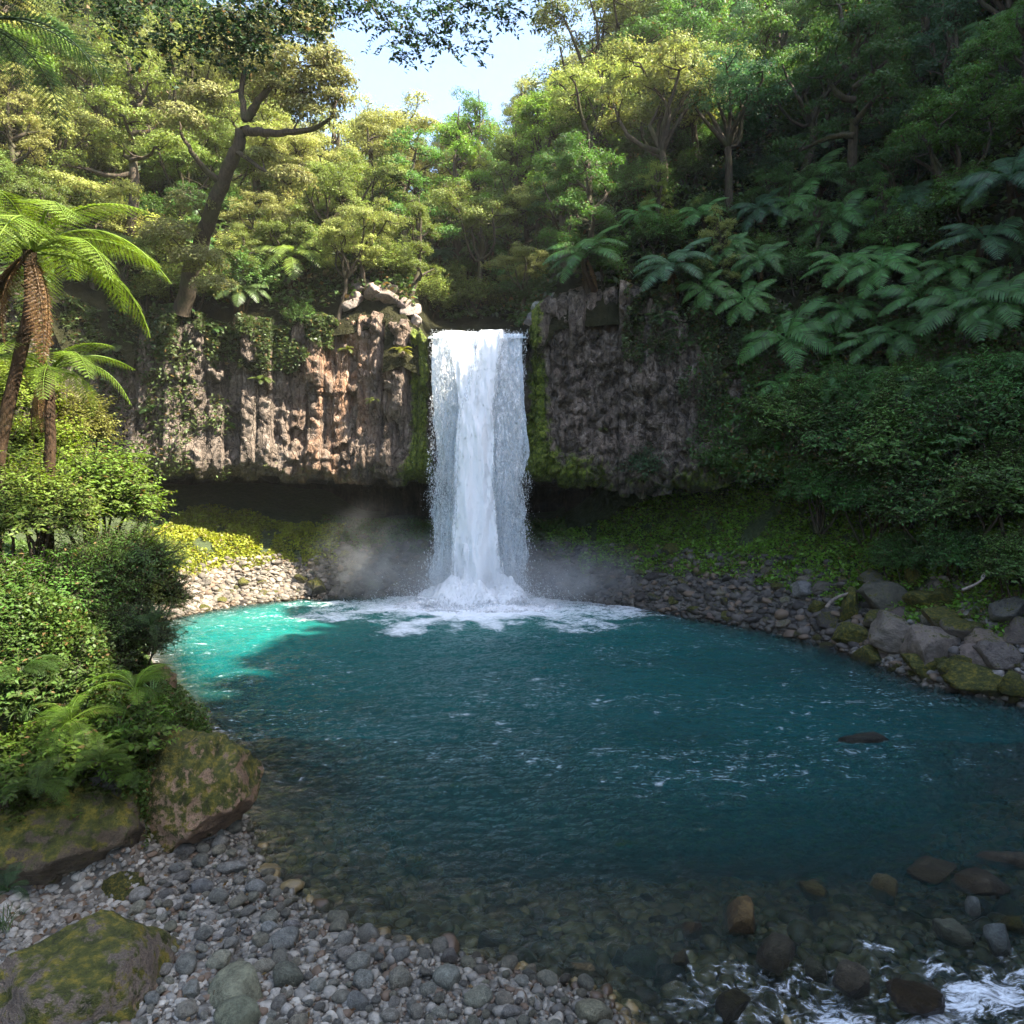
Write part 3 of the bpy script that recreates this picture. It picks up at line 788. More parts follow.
# hand placed trees: px, py (crown centre), crown half width px, style, colour
HAND = [(668, 105, 62, 'round', GOLD), (765, 70, 36, 'round', FRESH), (838, 85, 40, 'round', OLIVE), (565, 110, 34, 'round', GOLD), (615, 50, 62, 'round', OLIVE),
        (410, 118, 26, 'layer', DARK), (372, 158, 26, 'layer', MID), (455, 140, 34, 'round', OLIVE), (430, 170, 34, 'round', GOLD), (490, 80, 34, 'tall', OLIVE),
        (545, 170, 40, 'tall', FRESH), (595, 205, 40, 'tall', MID), (500, 190, 40, 'tall', OLIVE), (960, 130, 60, 'round', MID), (985, 60, 50, 'round', MID),
        (540, 55, 36, 'tall', FRESH), (880, 170, 44, 'round', DARK), (700, 20, 50, 'tall', DARK), (820, 20, 50, 'tall', DARK), (900, 40, 46, 'tall', MID), (570, 20, 40, 'round', OLIVE),
        (365, 225, 40, 'round', GOLD), (340, 250, 34, 'round', GOLD), (325, 200, 36, 'round', OLIVE), (395, 215, 30, 'round', OLIVE),
        (60, 120, 50, 'round', GOLD), (130, 90, 55, 'round', OLIVE), (95, 205, 46, 'round', GOLD), (170, 150, 46, 'round', OLIVE), (230, 60, 50, 'round', OLIVE),
        (20, 60, 50, 'round', FRESH), (160, 40, 50, 'tall', MID), (190, 95, 44, 'round', GOLD), (130, 250, 34, 'round', OLIVE), (250, 215, 34, 'round', GOLD), (30, 190, 44, 'round', OLIVE)]
r = np.random.default_rng(5)
PL = []
for px, py, rp, st, c in HAND:
    T = TT[st][0]
    ratio = T['zc']/T['Rc']
    Y = solve_ray(px, py, lambda Y: (rp*Y/F)*ratio*.85, 20)
    if Y is None: continue
    x = (px-PXC)/F*Y; s = rp*Y/F/T['Rc']
    z = HC-(py-PYH)/F*Y - T['zc']*s
    g = float(G(x, Y)[0]); z = min(z, g+.3)
    place_tree(st, (x, Y, z), s, c, r); PL.append((x, Y, rp*Y/F))
# scattered forest
def in_view(x, Y, z, m=60):
    if Y < 3: return False
    px, py = PXC+x/Y*F, PYH-(z-HC)/Y*F
    return -m < px < 1024+m and -m < py < 1024+m
pts = []
cand = np.stack([r.uniform(-34, 42, 30000), r.uniform(17, 74, 30000)], 1)
up = ~inside(cand[:, 0], cand[:, 1], TOPPOLY); cand = cand[up]
ax = np.abs(cand[:, 0]-axis(cand[:, 1])); cand = cand[(ax > 2.6) | (cand[:, 1] > 37.5)]
zc_ = h_up(cand[:, 0], cand[:, 1])
nn_ = 0
for (x, Y), z in zip(cand, zc_):
    if not in_view(x, Y, z+4, 50): continue
    sp = 2.3+.02*max(0, Y-30)
    if any((x-a)**2+(Y-b)**2 < (sp if k == 0 else c*.8)**2 for k, (a, b, c) in [(0, q) if len(q) == 3 and q[2] < 0 else (1, q) for q in PL]): continue
    PL.append((x, Y, -1.))
    px, py = pix((x, Y, z+5))
    dcx = segdist(np.array([x]), np.array([Y]), TOPC)[0][0]
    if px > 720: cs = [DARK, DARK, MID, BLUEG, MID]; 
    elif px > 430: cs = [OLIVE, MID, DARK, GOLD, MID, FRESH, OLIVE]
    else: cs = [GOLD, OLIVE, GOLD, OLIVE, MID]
    c = cs[r.integers(len(cs))]
    st = ['round', 'tall', 'layer', 'tall', 'round'][r.integers(5)]
    s = r.uniform(.6, 1.0) if dcx > 3 else r.uniform(.4, .6)
    if 300 < px < 460 and Y > 45: s *= .6
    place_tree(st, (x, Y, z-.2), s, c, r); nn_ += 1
    if nn_ > 190: break
print('trees', len(PL), nn_)
# bushes along the rims and between
nb = 0
cand = np.stack([r.uniform(-22, 26, 9000), r.uniform(15, 50, 9000)], 1)
dl, _ = segdist(cand[:, 0], cand[:, 1], TOPC); up = ~inside(cand[:, 0], cand[:, 1], TOPPOLY)
low_in = inside(cand[:, 0], cand[:, 1], LIPPOLY)
gz = G(cand[:, 0], cand[:, 1]); BP = []
for (x, Y), d, u, li, z in zip(cand, dl, up, low_in, gz):
    ok = (u and d < 9) or (not u and not li)
    if u and abs(x-axis(Y)) < 2.8 and Y < 36: continue
    if -6.6 < x < 3.0 and Y < 32.5 and (d < 2.2): continue
    if not ok or not in_view(x, Y, z+1, 20): continue
    if any((x-a)**2+(Y-b)**2 < 1.7**2 for a, b in BP): continue
    BP.append((x, Y)); px, py = pix((x, Y, z+1))
    cs = [DARK, MID, BLUEG, MID] if px > 560 else ([OLIVE, GOLD, MID, OLIVE] if px < 400 else [MID, OLIVE, DARK])
    s = r.uniform(.65, 1.25) if u else r.uniform(.5, .85)
    place_tree('bush', (x, Y, z-.35), s, cs[r.integers(len(cs))], r); nb += 1
    if nb > 150: break
print('bushes', nb)

# ------------------------------------------------------------------ the crooked old tree on the left cliff
def custom_tree(name, limbs, clusters, color, leaf, nl, seed, bark=M_bark, flat=.55):
    r = np.random.default_rng(seed); mb = MB()
    for pts, ra, rb in limbs:
        pts = np.array(pts, float); t = np.linspace(0, 1, len(pts)); tt = np.linspace(0, 1, len(pts)*4)
        p = np.stack([np.interp(tt, t, pts[:, k]) for k in range(3)], 1); p = smooth1(p, 5)
        p += r.normal(0, ra*.12, p.shape)
        mb.add(*tube(p, np.linspace(ra, rb, len(p)), 8))
    C = []; Nn = []
    allp = np.concatenate([np.array(l[0], float) for l in limbs])
    w = np.array([c[1]**2 for c in clusters]); w /= w.sum()
    for (c, rad), ww in zip(clusters, w):
        c = np.array(c, float); b = allp[np.argmin(np.linalg.norm(allp-c, axis=1))]
        mb.add(*tube(curve(b, c, 5, .12, r), np.linspace(.05, .015, 5), 4))
        m = int(nl*ww); d = norm(r.normal(0, 1, (m, 3))); d[:, 2] = np.where(d[:, 2] < -.3, -d[:, 2], d[:, 2])
        p = c+d*rad*r.uniform(.2, 1.08, (m, 1))**.5*[1, 1, flat]
        nz = fbm(p[:, 0]*1.7, p[:, 1]*1.7, p[:, 2]*2.4, 2, seed); k = nz > -.22
        C.append(p[k]); Nn.append((d+[0, 0, .7]+r.normal(0, .6, (m, 3)))[k])
    C = np.concatenate(C); Nn = np.concatenate(Nn); sz = leaf*r.uniform(.6, 1.3, len(C))
    v, f = leafquads(C, Nn, sz, sz*.5, r)
    base = np.array(limbs[0][0][0], float)
    e = link(name, None, loc=base)
    for nm, me in (('trunk', mb.mesh('trunk', [bark])), ('crown', mesh('crown', v, f, [M_leaf], smooth=False))):
        o = link(nm, me, e, loc=-base, color=(*color, 1))
    return e
Yt = 26.5
def Q(px, py, dy=0): return P(px, py, Yt+dy)
limbs = [([Q(180, 318, 3.5), Q(196, 262, 2.5), Q(208, 222, 1.5), Q(222, 185, .8), Q(236, 150, .2), Q(246, 122)], .36, .2),
         ([Q(246, 122), Q(258, 100, -.3), Q(272, 84, -.4), Q(290, 92, -.8)], .17, .06),
         ([Q(244, 130), Q(268, 134, -.6), Q(296, 132, -.9), Q(318, 128, -1.2), Q(332, 118, -1.4)], .17, .05),
         ([Q(246, 122), Q(240, 90, .6), Q(250, 55, .5), Q(262, 30, .5)], .13, .05),
         ([Q(222, 185, .8), Q(196, 160, 0), Q(180, 130, -.5)], .14, .05), ([Q(236, 150, .2), Q(262, 170, -.5), Q(290, 185, -1)], .1, .03)]
cls = [(Q(285, 70, -.6), 1.35), (Q(312, 92, -1), 1.1), (Q(265, 40, .4), 1.3), (Q(300, 40, 0), 1.3), (Q(322, 120, -1.2), .75), (Q(335, 100, -1.4), .7), (Q(250, 75, .6), 1.1), (Q(330, 62, -1), .85),
       (Q(300, 112, -.8), .8), (Q(180, 122, -.5), 1.0), (Q(205, 100, 0), 1.), (Q(292, 182, -1), .9), (Q(312, 15, 0), 1.), (Q(282, 10, 0), 1.2), (Q(235, 25, .5), 1.), (Q(262, 160, 0), .7), (Q(310, 70, -1), 1.2), (Q(198, 262, 1.), 1.1), (Q(172, 238, 1.2), 1.2), (Q(216, 288, .8), .9), (Q(190, 205, .8), .9), (Q(275, 95, -.5), 1.), (Q(340, 80, -1.2), .7), (Q(225, 60, .3), 1.2)]
e = custom_tree('tree', limbs, cls, (.23, .23, .075), .12, 52000, 301)
reg(e, 'crooked old tree with a dark bent trunk leaning out over the sunlit cliff', 'tree', 'trees on the gorge slopes')

# ------------------------------------------------------------------ tree ferns
FG = (.1, .22, .055); FY = (.2, .27, .05)
tm = trunk_mesh(5.2, .075, 77, lean=(-.75, .3))
c = P(30, 252, 11.)
tree_fern(c, 2.15, 400, (.19, .27, .035), 17, True, tm, .05, 7, 'sunlit bright yellow green tree fern on a leaning dark trunk at the left edge', 'tree ferns on the left bank')
c = P(48, 372, 11.8)
tree_fern(c, 1.35, 402, (.17, .25, .03), 12, True, None, .05, 3, 'shorter yellow green tree fern under the tall bright one', 'tree ferns on the left bank')
tree_fern(P(92, 478, 13.), 1.15, 405, (.17, .25, .03), 9, True, None, .15, 1, 'small sunlit tree fern poking from the left bank bushes', 'tree ferns on the left bank')
tree_fern(P(-25, 20, 9.), 1.9, 404, (.03, .06, .02), 12, True, None, .0, 2, 'dark tree fern fronds hanging into the top corner', 'tree ferns on the left bank')
FERNS = [(290, 258, 40, FY), (240, 292, 32, (.1, .16, .05)), (195, 205, 26, FG), (195, 245, 22, FG), (492, 248, 32, FG), (520, 265, 26, FG), (585, 258, 44, FG), (672, 268, 44, (.09, .17, .08)), (812, 182, 44, FG),
         (838, 222, 42, FG), (845, 268, 44, FG), (785, 340, 52, (.11, .25, .06)), (822, 385, 38, (.11, .25, .06)), (745, 302, 34, FG), (880, 270, 44, FG), (905, 205, 40, BLUEG), (965, 310, 60, FG), (1000, 305, 48, FG),
         (920, 300, 44, FG), (935, 382, 44, (.05, .12, .03)), (990, 370, 44, FG), (985, 240, 50, BLUEG), (1000, 30, 44, FG), (700, 215, 30, FG), (440, 255, 20, BLUEG), (1010, 180, 50, BLUEG), (760, 210, 30, BLUEG), (870, 345, 34, FG), (640, 215, 26, FG), (790, 205, 32, FG), (818, 140, 30, FG), (870, 118, 28, FG), (900, 335, 38, FG), (760, 262, 32, FG), (728, 250, 28, FG), (955, 270, 40, FG), (975, 190, 36, FG), (848, 312, 34, FG), (705, 290, 30, FG), (780, 385, 28, FG), (860, 385, 34, FG)]
for i, (px, py, rp, c) in enumerate(FERNS):
    Y = solve_ray(px, py, lambda Y: 1.3+0*Y, 14)
    if Y is None: continue
    Y -= .4
    L = rp*Y/F*1.08
    ef = tree_fern(P(px, py, Y), L, 430+i, jit(c, r), int(r.integers(11, 15)), False, None, r.uniform(.0, .2), int(r.integers(1, 3)),
              ('large ' if rp > 46 else 'small ' if rp < 30 else '')+('pale' if c[0] > .08 else 'dark bluish' if c == BLUEG else 'green')+' tree fern', 'tree ferns on the slopes', forest_zone(px, py))
    ef.rotation_euler = (r.uniform(.3, .6), r.uniform(-.5, -.1) if px > 480 else r.uniform(0, .4), 0)

# fern tufts clinging to the rock
def fern_clump(pos, L, n, color, seed, look, group, zone=None, fine=False, out=(0, -1), cat='fern', elev=.5):
    r = np.random.default_rng(seed); e = link('fern', None, loc=pos)
    a0 = math.atan2(out[1], out[0])
    for i in range(n):
        a = a0+r.uniform(-1.5, 1.5) if out != (0, 0) else r.uniform(0, 6.28)
        link('frond', (FR_F if fine else FR_C)[i % 3], e, rot=(r.uniform(-.3, .3), -r.uniform(-.3, elev+.3), a), sc=L*r.uniform(.6, 1.1), color=(*jit(color, r), 1))
    reg(e, look, cat, group, zone); return e
def on_face(px, py):
    best = None
    f = CFACE.reshape(-1, 3)[::3]; q = np.abs(PXC+f[:, 0]/np.maximum(f[:, 1], 1)*F-px)+np.abs(PYH-(f[:, 2]-HC)/np.maximum(f[:, 1], 1)*F-py)+(f[:, 1] < 10)*999
    return f[np.argmin(q)]
for i, (px, py, L, c, lk) in enumerate([(155, 412, .75, (.06, .11, .03), 'arching green fern on the shaded dark columns'), (228, 424, .6, (.12, .22, .04), 'pale round-leaved fern on the dark columns'),
      (262, 382, .7, (.1, .14, .03), 'olive fern tuft beside the orange lit columns'), (185, 300, .8, FG, 'dark fern under the left cliff top'), (350, 350, .5, (.16, .18, .03), 'yellow tuft high on the rock left of the fall'),
      (405, 352, .6, (.2, .2, .02), 'yellow moss fern just left of the fall'), (372, 400, .4, (.12, .14, .03), 'tiny tuft on the grey rock left of the fall'),
      (660, 320, .8, FG, 'hanging fern below the right cliff top'), (690, 345, .8, (.08, .14, .03), 'hanging fern on the mossy right wall'), (720, 380, .7, (.13, .15, .03), 'yellowish fern on the lower right wall'),
      (772, 445, .5, (.06, .2, .03), 'bright green fern under the big right tree ferns'), (640, 480, .4, (.08, .12, .03), 'little fern on the lip of the right overhang'), (600, 430, .3, (.1, .12, .03), 'small tuft in the middle of right rock wall'),
      (735, 420, .7, FG, 'dark fern at the right end of bare rock'), (700, 300, .9, FG, 'broad fern over the right cliff edge'), (755, 400, .8, (.06, .12, .03), 'long fern draped on the right wall'),
      (120, 345, .9, (.1, .15, .04), 'hanging fern at the left end of the cliff'), (330, 320, .6, (.14, .16, .05), 'dry fern on the sunlit cliff shoulder'), (215, 330, .6, FG, 'fern hanging below left cliff bushes')]):
    p = on_face(px, py); fern_clump(p+[0, -.1, 0], L, 9, c, 500+i, lk, 'ferns on the rock face', elev=.2)

# hanging roots and vines under the vegetated right wall and the left cliff top
mbv = []
def vine_strand(px, py, Lp, seed):
    r = np.random.default_rng(seed); p = on_face(px, py)+np.array([0, -.25, 0]); mb = MB(); L = Lp
    C = []; 
    for k in range(7):
        a = p+r.normal(0, .18, 3)*[1, .5, .3]; b = a+[r.normal(0, .1), r.normal(0, .1)-.1, -L*r.uniform(.5, 1.1)]
        cu = curve(a, b, 8, .03, r); mb.add(*tube(cu, .012, 3)); 
        t = r.uniform(0, 1, 46); C.append(np.stack([np.interp(t, np.linspace(0, 1, 8), cu[:, q]) for q in range(3)], 1)+r.normal(0, .06, (46, 3)))
    C = np.concatenate(C); v, f = leafquads(C, r.normal(0, .5, (len(C), 3))+[0, -.6, .6], .11, .06, r); mb.add(v, f, 1)
    me = mb.mesh('hanging_vine', [M_bark, M_leaf], smooth=False); me.transform(Matrix.Translation(-Vector(p)))
    return link('hanging_vine', me, loc=p, color=(*jit((.06, .09, .03), r), 1))
vz = [(640, 345), (665, 330), (690, 320), (712, 352), (735, 340), (750, 375), (770, 395), (790, 420), (700, 395), (680, 380), (130, 330), (160, 318), (185, 322), (212, 318), (240, 312), (268, 318), (105, 350), (290, 330), (725, 400), (655, 310), (745, 330), (815, 430)]
for i, (px, py) in enumerate(vz):
    o = vine_strand(px, py, r.uniform(.8, 1.7), 600+i)
    reg(o, 'leafy vine curtain hanging', 'vine', 'vines hanging on the rock', 'down the left cliff' if px < 400 else ('down the mossy right wall'))

# ------------------------------------------------------------------ ground cover (stuff)
def cover(name, pos, size, color, seed, label, up=.9, upright=False):
    r = np.random.default_rng(seed); n = len(pos)
    nr = np.tile([0, -.1, up], (n, 1))+r.normal(0, .55, (n, 3)); td = None
    if upright: nr = r.normal(0, 1, (n, 3))*[1, 1, .25]; td = np.tile([0, 0, 1.], (n, 1))+r.normal(0, .35, (n, 3))
    sz = size*r.uniform(.55, 1.35, n)
    v, f = leafquads(pos, nr, sz, sz*(.25 if upright else .55), r, tdir=td)
    return link(name, mesh(name, v, f, [M_ground_leaf], smooth=False), color=(*color, 1), kind='stuff', label=label)
def scatter(n, x0, x1, y0, y1, fn, seed):
    r = np.random.default_rng(seed); x = r.uniform(x0, x1, n); y = r.uniform(y0, y1, n)
    k = fn(x, y); return x[k], y[k], r
def inv(x, y, m=30):
    px = PXC+x/np.maximum(y, .1)*F; return (px > -m) & (px < 1024+m)
# forest floor greenery
x, y, rr = scatter(330000, -30, 38, 18, 70, lambda x, y: inv(x, y) & ~inside(x, y, TOPPOLY) & ((np.abs(x-axis(y)) > 2.3) | (y > 36.5)) & ~((x > -6.8) & (x < 2.6) & (y < 31.6)), 31)
k = rr.random(len(x)) < np.clip(28/y, 0, 1)**1.3; x = x[k]; y = y[k]
lump = fbm(x*.7, y*.7, s=33); z = h_up(x, y)+.1+np.maximum(0, .7+lump*1.1)*rr.random(len(x))**.6
cover('undergrowth', np.stack([x, y, z], 1), .26, (.075, .12, .03), 34, 'tangled dark green undergrowth on the forested hillside')
print('undergrowth', len(x))
# vegetated right wall
v = CFACE; sel = (CPs[:, 0] > 6.4) & (CPs[:, 1] > 12) & (CPs[:, 1] < 29.3)
f_ = v[:, sel].reshape(-1, 3); pk = rr.integers(0, len(f_), 60000); q = f_[pk]
dn = fbm(q[:, 0]*.8, q[:, 1]*.8, q[:, 2]*.8, 3, 35); w_ = sstep(6.3, 9.5, q[:, 0])*.9+.1
kk = (dn > .25-.75*w_) & (rr.random(len(q)) < w_+.15); q = q[kk]; dn = dn[kk]
q = q+np.stack([-rr.random(len(q))*.5, -rr.random(len(q))*.7, rr.normal(0, .1, len(q))], 1)*np.clip(dn+.6, .1, 1.5)[:, None]
cover('creeper', q, .16, (.08, .15, .035), 36, 'dark creepers and ferny growth covering the right rock wall')
sel = (CPs[:, 0] < -12) & (CPs[:, 1] > 18); f_ = v[:, sel].reshape(-1, 3); q = f_[rr.integers(0, len(f_), 14000)]
dn = fbm(q[:, 0]*.8, q[:, 1]*.8, q[:, 2]*.8, 3, 35); q = q[dn > -.05]; q = q+np.stack([rr.random(len(q))*.4, -rr.random(len(q))*.4, q[:, 0]*0], 1)
cover('creeper', q, .17, (.08, .11, .03), 37, 'olive creepers covering the left end of the cliff')
# top-edge fringe of both cliffs
jr = (rr.random(240000)**2*46).astype(int); q = v[jr, rr.integers(0, v.shape[1], 240000)]
lf = ((q[:, 0] < -7.4) | (q[:, 0] > 4.4)) & (q[:, 1] > 20); dn = fbm(q[:, 0]*1.0, q[:, 1]*1., q[:, 2]*.6, 3, 38)
q = q[lf & (dn > -.05+.0*q[:, 0]) & (q[:, 2] > 10.2-1.6*dn)]; q = q[:60000]; q = q+np.stack([q[:, 0]*0, -rr.random(len(q))*.5, q[:, 0]*0], 1)
cover('creeper', q, .16, (.08, .11, .035), 39, 'leafy fringe hanging over the cliff edges')
# lit grassy bank and the shady slopes
def low_ok(x, y): return inside(x, y, LIPPOLY)
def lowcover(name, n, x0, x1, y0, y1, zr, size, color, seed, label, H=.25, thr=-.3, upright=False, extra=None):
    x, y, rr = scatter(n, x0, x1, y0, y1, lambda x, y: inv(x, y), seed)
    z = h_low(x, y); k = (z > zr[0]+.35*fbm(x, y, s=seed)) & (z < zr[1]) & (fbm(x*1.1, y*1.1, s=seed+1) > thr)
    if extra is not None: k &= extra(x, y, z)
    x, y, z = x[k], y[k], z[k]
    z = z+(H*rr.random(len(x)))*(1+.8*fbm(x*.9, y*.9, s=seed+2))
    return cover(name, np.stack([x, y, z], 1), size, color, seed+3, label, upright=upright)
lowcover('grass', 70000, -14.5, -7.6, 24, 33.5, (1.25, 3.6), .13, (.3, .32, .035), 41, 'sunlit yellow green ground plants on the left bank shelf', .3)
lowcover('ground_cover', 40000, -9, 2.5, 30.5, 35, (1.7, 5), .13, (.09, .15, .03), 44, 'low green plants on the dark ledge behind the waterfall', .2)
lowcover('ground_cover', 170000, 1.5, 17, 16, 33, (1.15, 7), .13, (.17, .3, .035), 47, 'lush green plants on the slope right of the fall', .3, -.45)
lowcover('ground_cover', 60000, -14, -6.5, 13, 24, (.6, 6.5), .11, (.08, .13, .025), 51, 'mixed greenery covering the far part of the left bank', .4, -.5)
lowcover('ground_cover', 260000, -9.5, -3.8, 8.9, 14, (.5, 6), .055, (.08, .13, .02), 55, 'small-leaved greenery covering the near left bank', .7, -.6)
rr = np.random.default_rng(66); x = rr.uniform(-6.2, 1.2, 900); y = rr.uniform(6.2, 10.6, 900); z = h_low(x, y); k = (z > .08) & (rr.random(900) < np.clip(.9-.22*(x+5), .12, 1))
cover('leaf_litter', np.stack([x, y, z+.09], 1)[k], .055, (.14, .08, .03), 67, 'brown fallen leaves scattered over the pebble beach')
# treeline on the right crest, out of view, added to break up its shadow
rr = np.random.default_rng(91); n_ = 26000; y = rr.uniform(-8, 24, n_); x = rr.uniform(22, 34, n_); lump = fbm(x*.45, y*.45, s=92, o=3)
k = lump > -.15; x = x[k]; y = y[k]; z = h_up(x, y)+np.clip(1.2+lump[k]*9, 0, 4.5)*rr.random(len(x))**.5
cover('shade_treeline', np.stack([x, y, z], 1), .75, (.07, .11, .03), 93, 'unseen mass of trees added on the right gorge crest to soften its shadow')
print('cover ok')

# ------------------------------------------------------------------ shrubs on the lower slopes (thing each)
SH_N = [make_shrub(200+i, .85, .055, 1150, 12) for i in range(3)]
SH_B = [make_shrub(210+i, 1.2, .088, 1000, 11) for i in range(3)]
SH_G = [make_shrub(220, .8, .085, 900, 13, .2)]
def shrub(T, c, Rw, color, look, group, zone=None, name='shrub'):
    s = Rw/T['Rc']; e = link(name, None, loc=(c[0], c[1], c[2]-T['zc']*s), rot=(0, 0, r.uniform(0, 6.28)), sc=s)
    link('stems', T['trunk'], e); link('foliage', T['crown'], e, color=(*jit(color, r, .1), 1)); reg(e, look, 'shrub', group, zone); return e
RS = [(905, 455, 70), (980, 440, 75), (850, 440, 60), (1010, 500, 70), (940, 510, 70), (870, 500, 50), (800, 420, 50), (1000, 400, 60), (960, 555, 45), (1020, 570, 45), (900, 560, 34), (820, 490, 42), (915, 400, 50), (850, 395, 40), (885, 390, 30)]
for i, (px, py, rp) in enumerate(RS):
    Y = solve_ray(px, py, lambda Y: rp*Y/F*.6, 13, 40)
    if Y is None: continue
    shrub(SH_B[i % 3], P(px, py, Y-.2), rp*Y/F, (.09, .2, .04) if i % 3 else (.12, .22, .045), 'dense leafy shrub' if i % 3 else 'lighter green leafy shrub', 'shrubs on the right slope',
          ('at the foot of the shaded right slope' if py > 480 else 'below the tree ferns on the right slope'), name='shrub')
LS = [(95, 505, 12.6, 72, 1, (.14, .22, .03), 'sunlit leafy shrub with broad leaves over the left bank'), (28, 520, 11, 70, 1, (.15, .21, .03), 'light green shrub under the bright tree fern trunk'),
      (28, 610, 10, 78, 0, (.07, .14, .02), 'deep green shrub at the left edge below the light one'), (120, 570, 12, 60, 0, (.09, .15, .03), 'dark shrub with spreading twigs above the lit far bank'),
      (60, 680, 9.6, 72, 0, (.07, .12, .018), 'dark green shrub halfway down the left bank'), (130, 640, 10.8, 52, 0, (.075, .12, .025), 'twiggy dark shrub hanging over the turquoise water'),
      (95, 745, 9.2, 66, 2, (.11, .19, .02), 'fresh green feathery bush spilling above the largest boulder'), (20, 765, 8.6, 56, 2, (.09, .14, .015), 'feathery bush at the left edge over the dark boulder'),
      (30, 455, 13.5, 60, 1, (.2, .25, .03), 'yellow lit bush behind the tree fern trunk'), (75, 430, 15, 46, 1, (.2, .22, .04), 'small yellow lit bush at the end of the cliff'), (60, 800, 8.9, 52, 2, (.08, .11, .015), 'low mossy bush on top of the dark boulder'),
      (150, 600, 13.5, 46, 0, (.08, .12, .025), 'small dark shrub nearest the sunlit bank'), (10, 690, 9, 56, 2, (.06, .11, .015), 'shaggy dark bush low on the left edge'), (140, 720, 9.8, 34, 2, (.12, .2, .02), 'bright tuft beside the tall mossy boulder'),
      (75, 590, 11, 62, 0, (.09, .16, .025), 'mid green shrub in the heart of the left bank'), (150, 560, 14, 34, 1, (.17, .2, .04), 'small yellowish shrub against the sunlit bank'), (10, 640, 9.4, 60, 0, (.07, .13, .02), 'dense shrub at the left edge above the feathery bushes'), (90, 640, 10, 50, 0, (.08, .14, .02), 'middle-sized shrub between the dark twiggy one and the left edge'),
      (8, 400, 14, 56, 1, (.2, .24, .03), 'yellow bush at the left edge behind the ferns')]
for px, py, Y, rp, k, c, lk in LS:
    T = [SH_N, SH_B, SH_G][k]; T = T[int(r.integers(len(T)))]
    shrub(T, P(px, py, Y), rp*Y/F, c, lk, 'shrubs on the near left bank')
for i, (px, py, Y, L, c, lk) in enumerate([(70, 735, 8.9, .62, (.12, .2, .02), 'bright fern on the left bank above the dark boulder'), (135, 705, 9.3, .6, (.13, .22, .02), 'bright fern reaching over the water beside the tall boulder'),
      (100, 775, 8.7, .5, (.1, .16, .02), 'fern clump above the overhang of the dark boulder'), (35, 800, 8.2, .5, (.08, .13, .02), 'fern hanging over the dark boulder at the left edge'), (8, 905, 7.3, .35, (.05, .1, .03), 'small fern at the left edge under the dark boulder'),
      (130, 790, 9.0, .4, (.1, .16, .02), 'small fern tucked between the two big boulders'), (20, 690, 9.2, .6, (.06, .11, .02), 'dark fern low in the left bank bushes'), (150, 640, 10.6, .5, (.05, .09, .02), 'drooping fern above the brown waterside rock')]):
    fern_clump(P(px, py-14, Y-.45), L, 14, c, 700+i, lk, 'ferns on the near left bank', fine=True, out=(0, 0), elev=.5)

def tuft(pos, L, n_, color, seed, look):
    r2 = np.random.default_rng(seed); mb = MB()
    for k in range(n_):
        a = r2.uniform(0, 6.28); l = L*r2.uniform(.5, 1.15); t = np.linspace(0, 1, 8); lean = r2.uniform(.35, .9)
        x = l*lean*t**1.3; z = l*(t*.9-.75*lean*t**2.3); w_ = .008*L/.6*np.sin(np.pi*np.clip(t*.9+.1, 0, 1))**.6
        c, s = math.cos(a), math.sin(a); cen = np.stack([x*c, x*s, z], 1)+[r2.normal(0, .04), r2.normal(0, .04), 0]; sd = np.array([-s, c, 0])
        v = np.concatenate([cen-sd*w_[:, None], cen+sd*w_[:, None]]); i = np.arange(7); mb.add(v, np.stack([i, i+1, i+9, i+8], 1))
    o = link('grass_tuft', mb.mesh('grass_tuft', [M_leaf], smooth=False), loc=pos, color=(*color, 1)); reg(o, look, 'grass tuft', 'grass tufts on the left bank')
for i, (px, py, Y, L, c, lk) in enumerate([(118, 740, 8.9, .55, (.14, .24, .04), 'bright arching grass tuft beside the tall boulder'), (60, 775, 8.4, .5, (.12, .2, .04), 'arching grass tuft over the huge dark boulder'), (150, 700, 9.6, .5, (.12, .2, .05), 'grass tuft leaning out over the water'),
      (25, 720, 8.6, .6, (.09, .15, .04), 'long-bladed grass tuft at the left edge'), (95, 690, 9.2, .55, (.1, .17, .04), 'grass tuft in the middle of the near bank'), (140, 760, 9.2, .4, (.12, .19, .04), 'short grass tuft above the gap between boulders'), (12, 800, 8.2, .45, (.08, .14, .04), 'dark grass tuft on the boulder at the left edge'),
      (45, 655, 9.4, .6, (.1, .17, .04), 'pale grass tuft high on the near bank'), (120, 610, 11, .6, (.11, .18, .04), 'slender grass tuft beside the lit far bank'), (5, 930, 7.2, .3, (.08, .13, .04), 'small grass tuft behind the corner boulder')]):
    tuft(P(px, py, Y), L, 46, c, 770+i, lk)
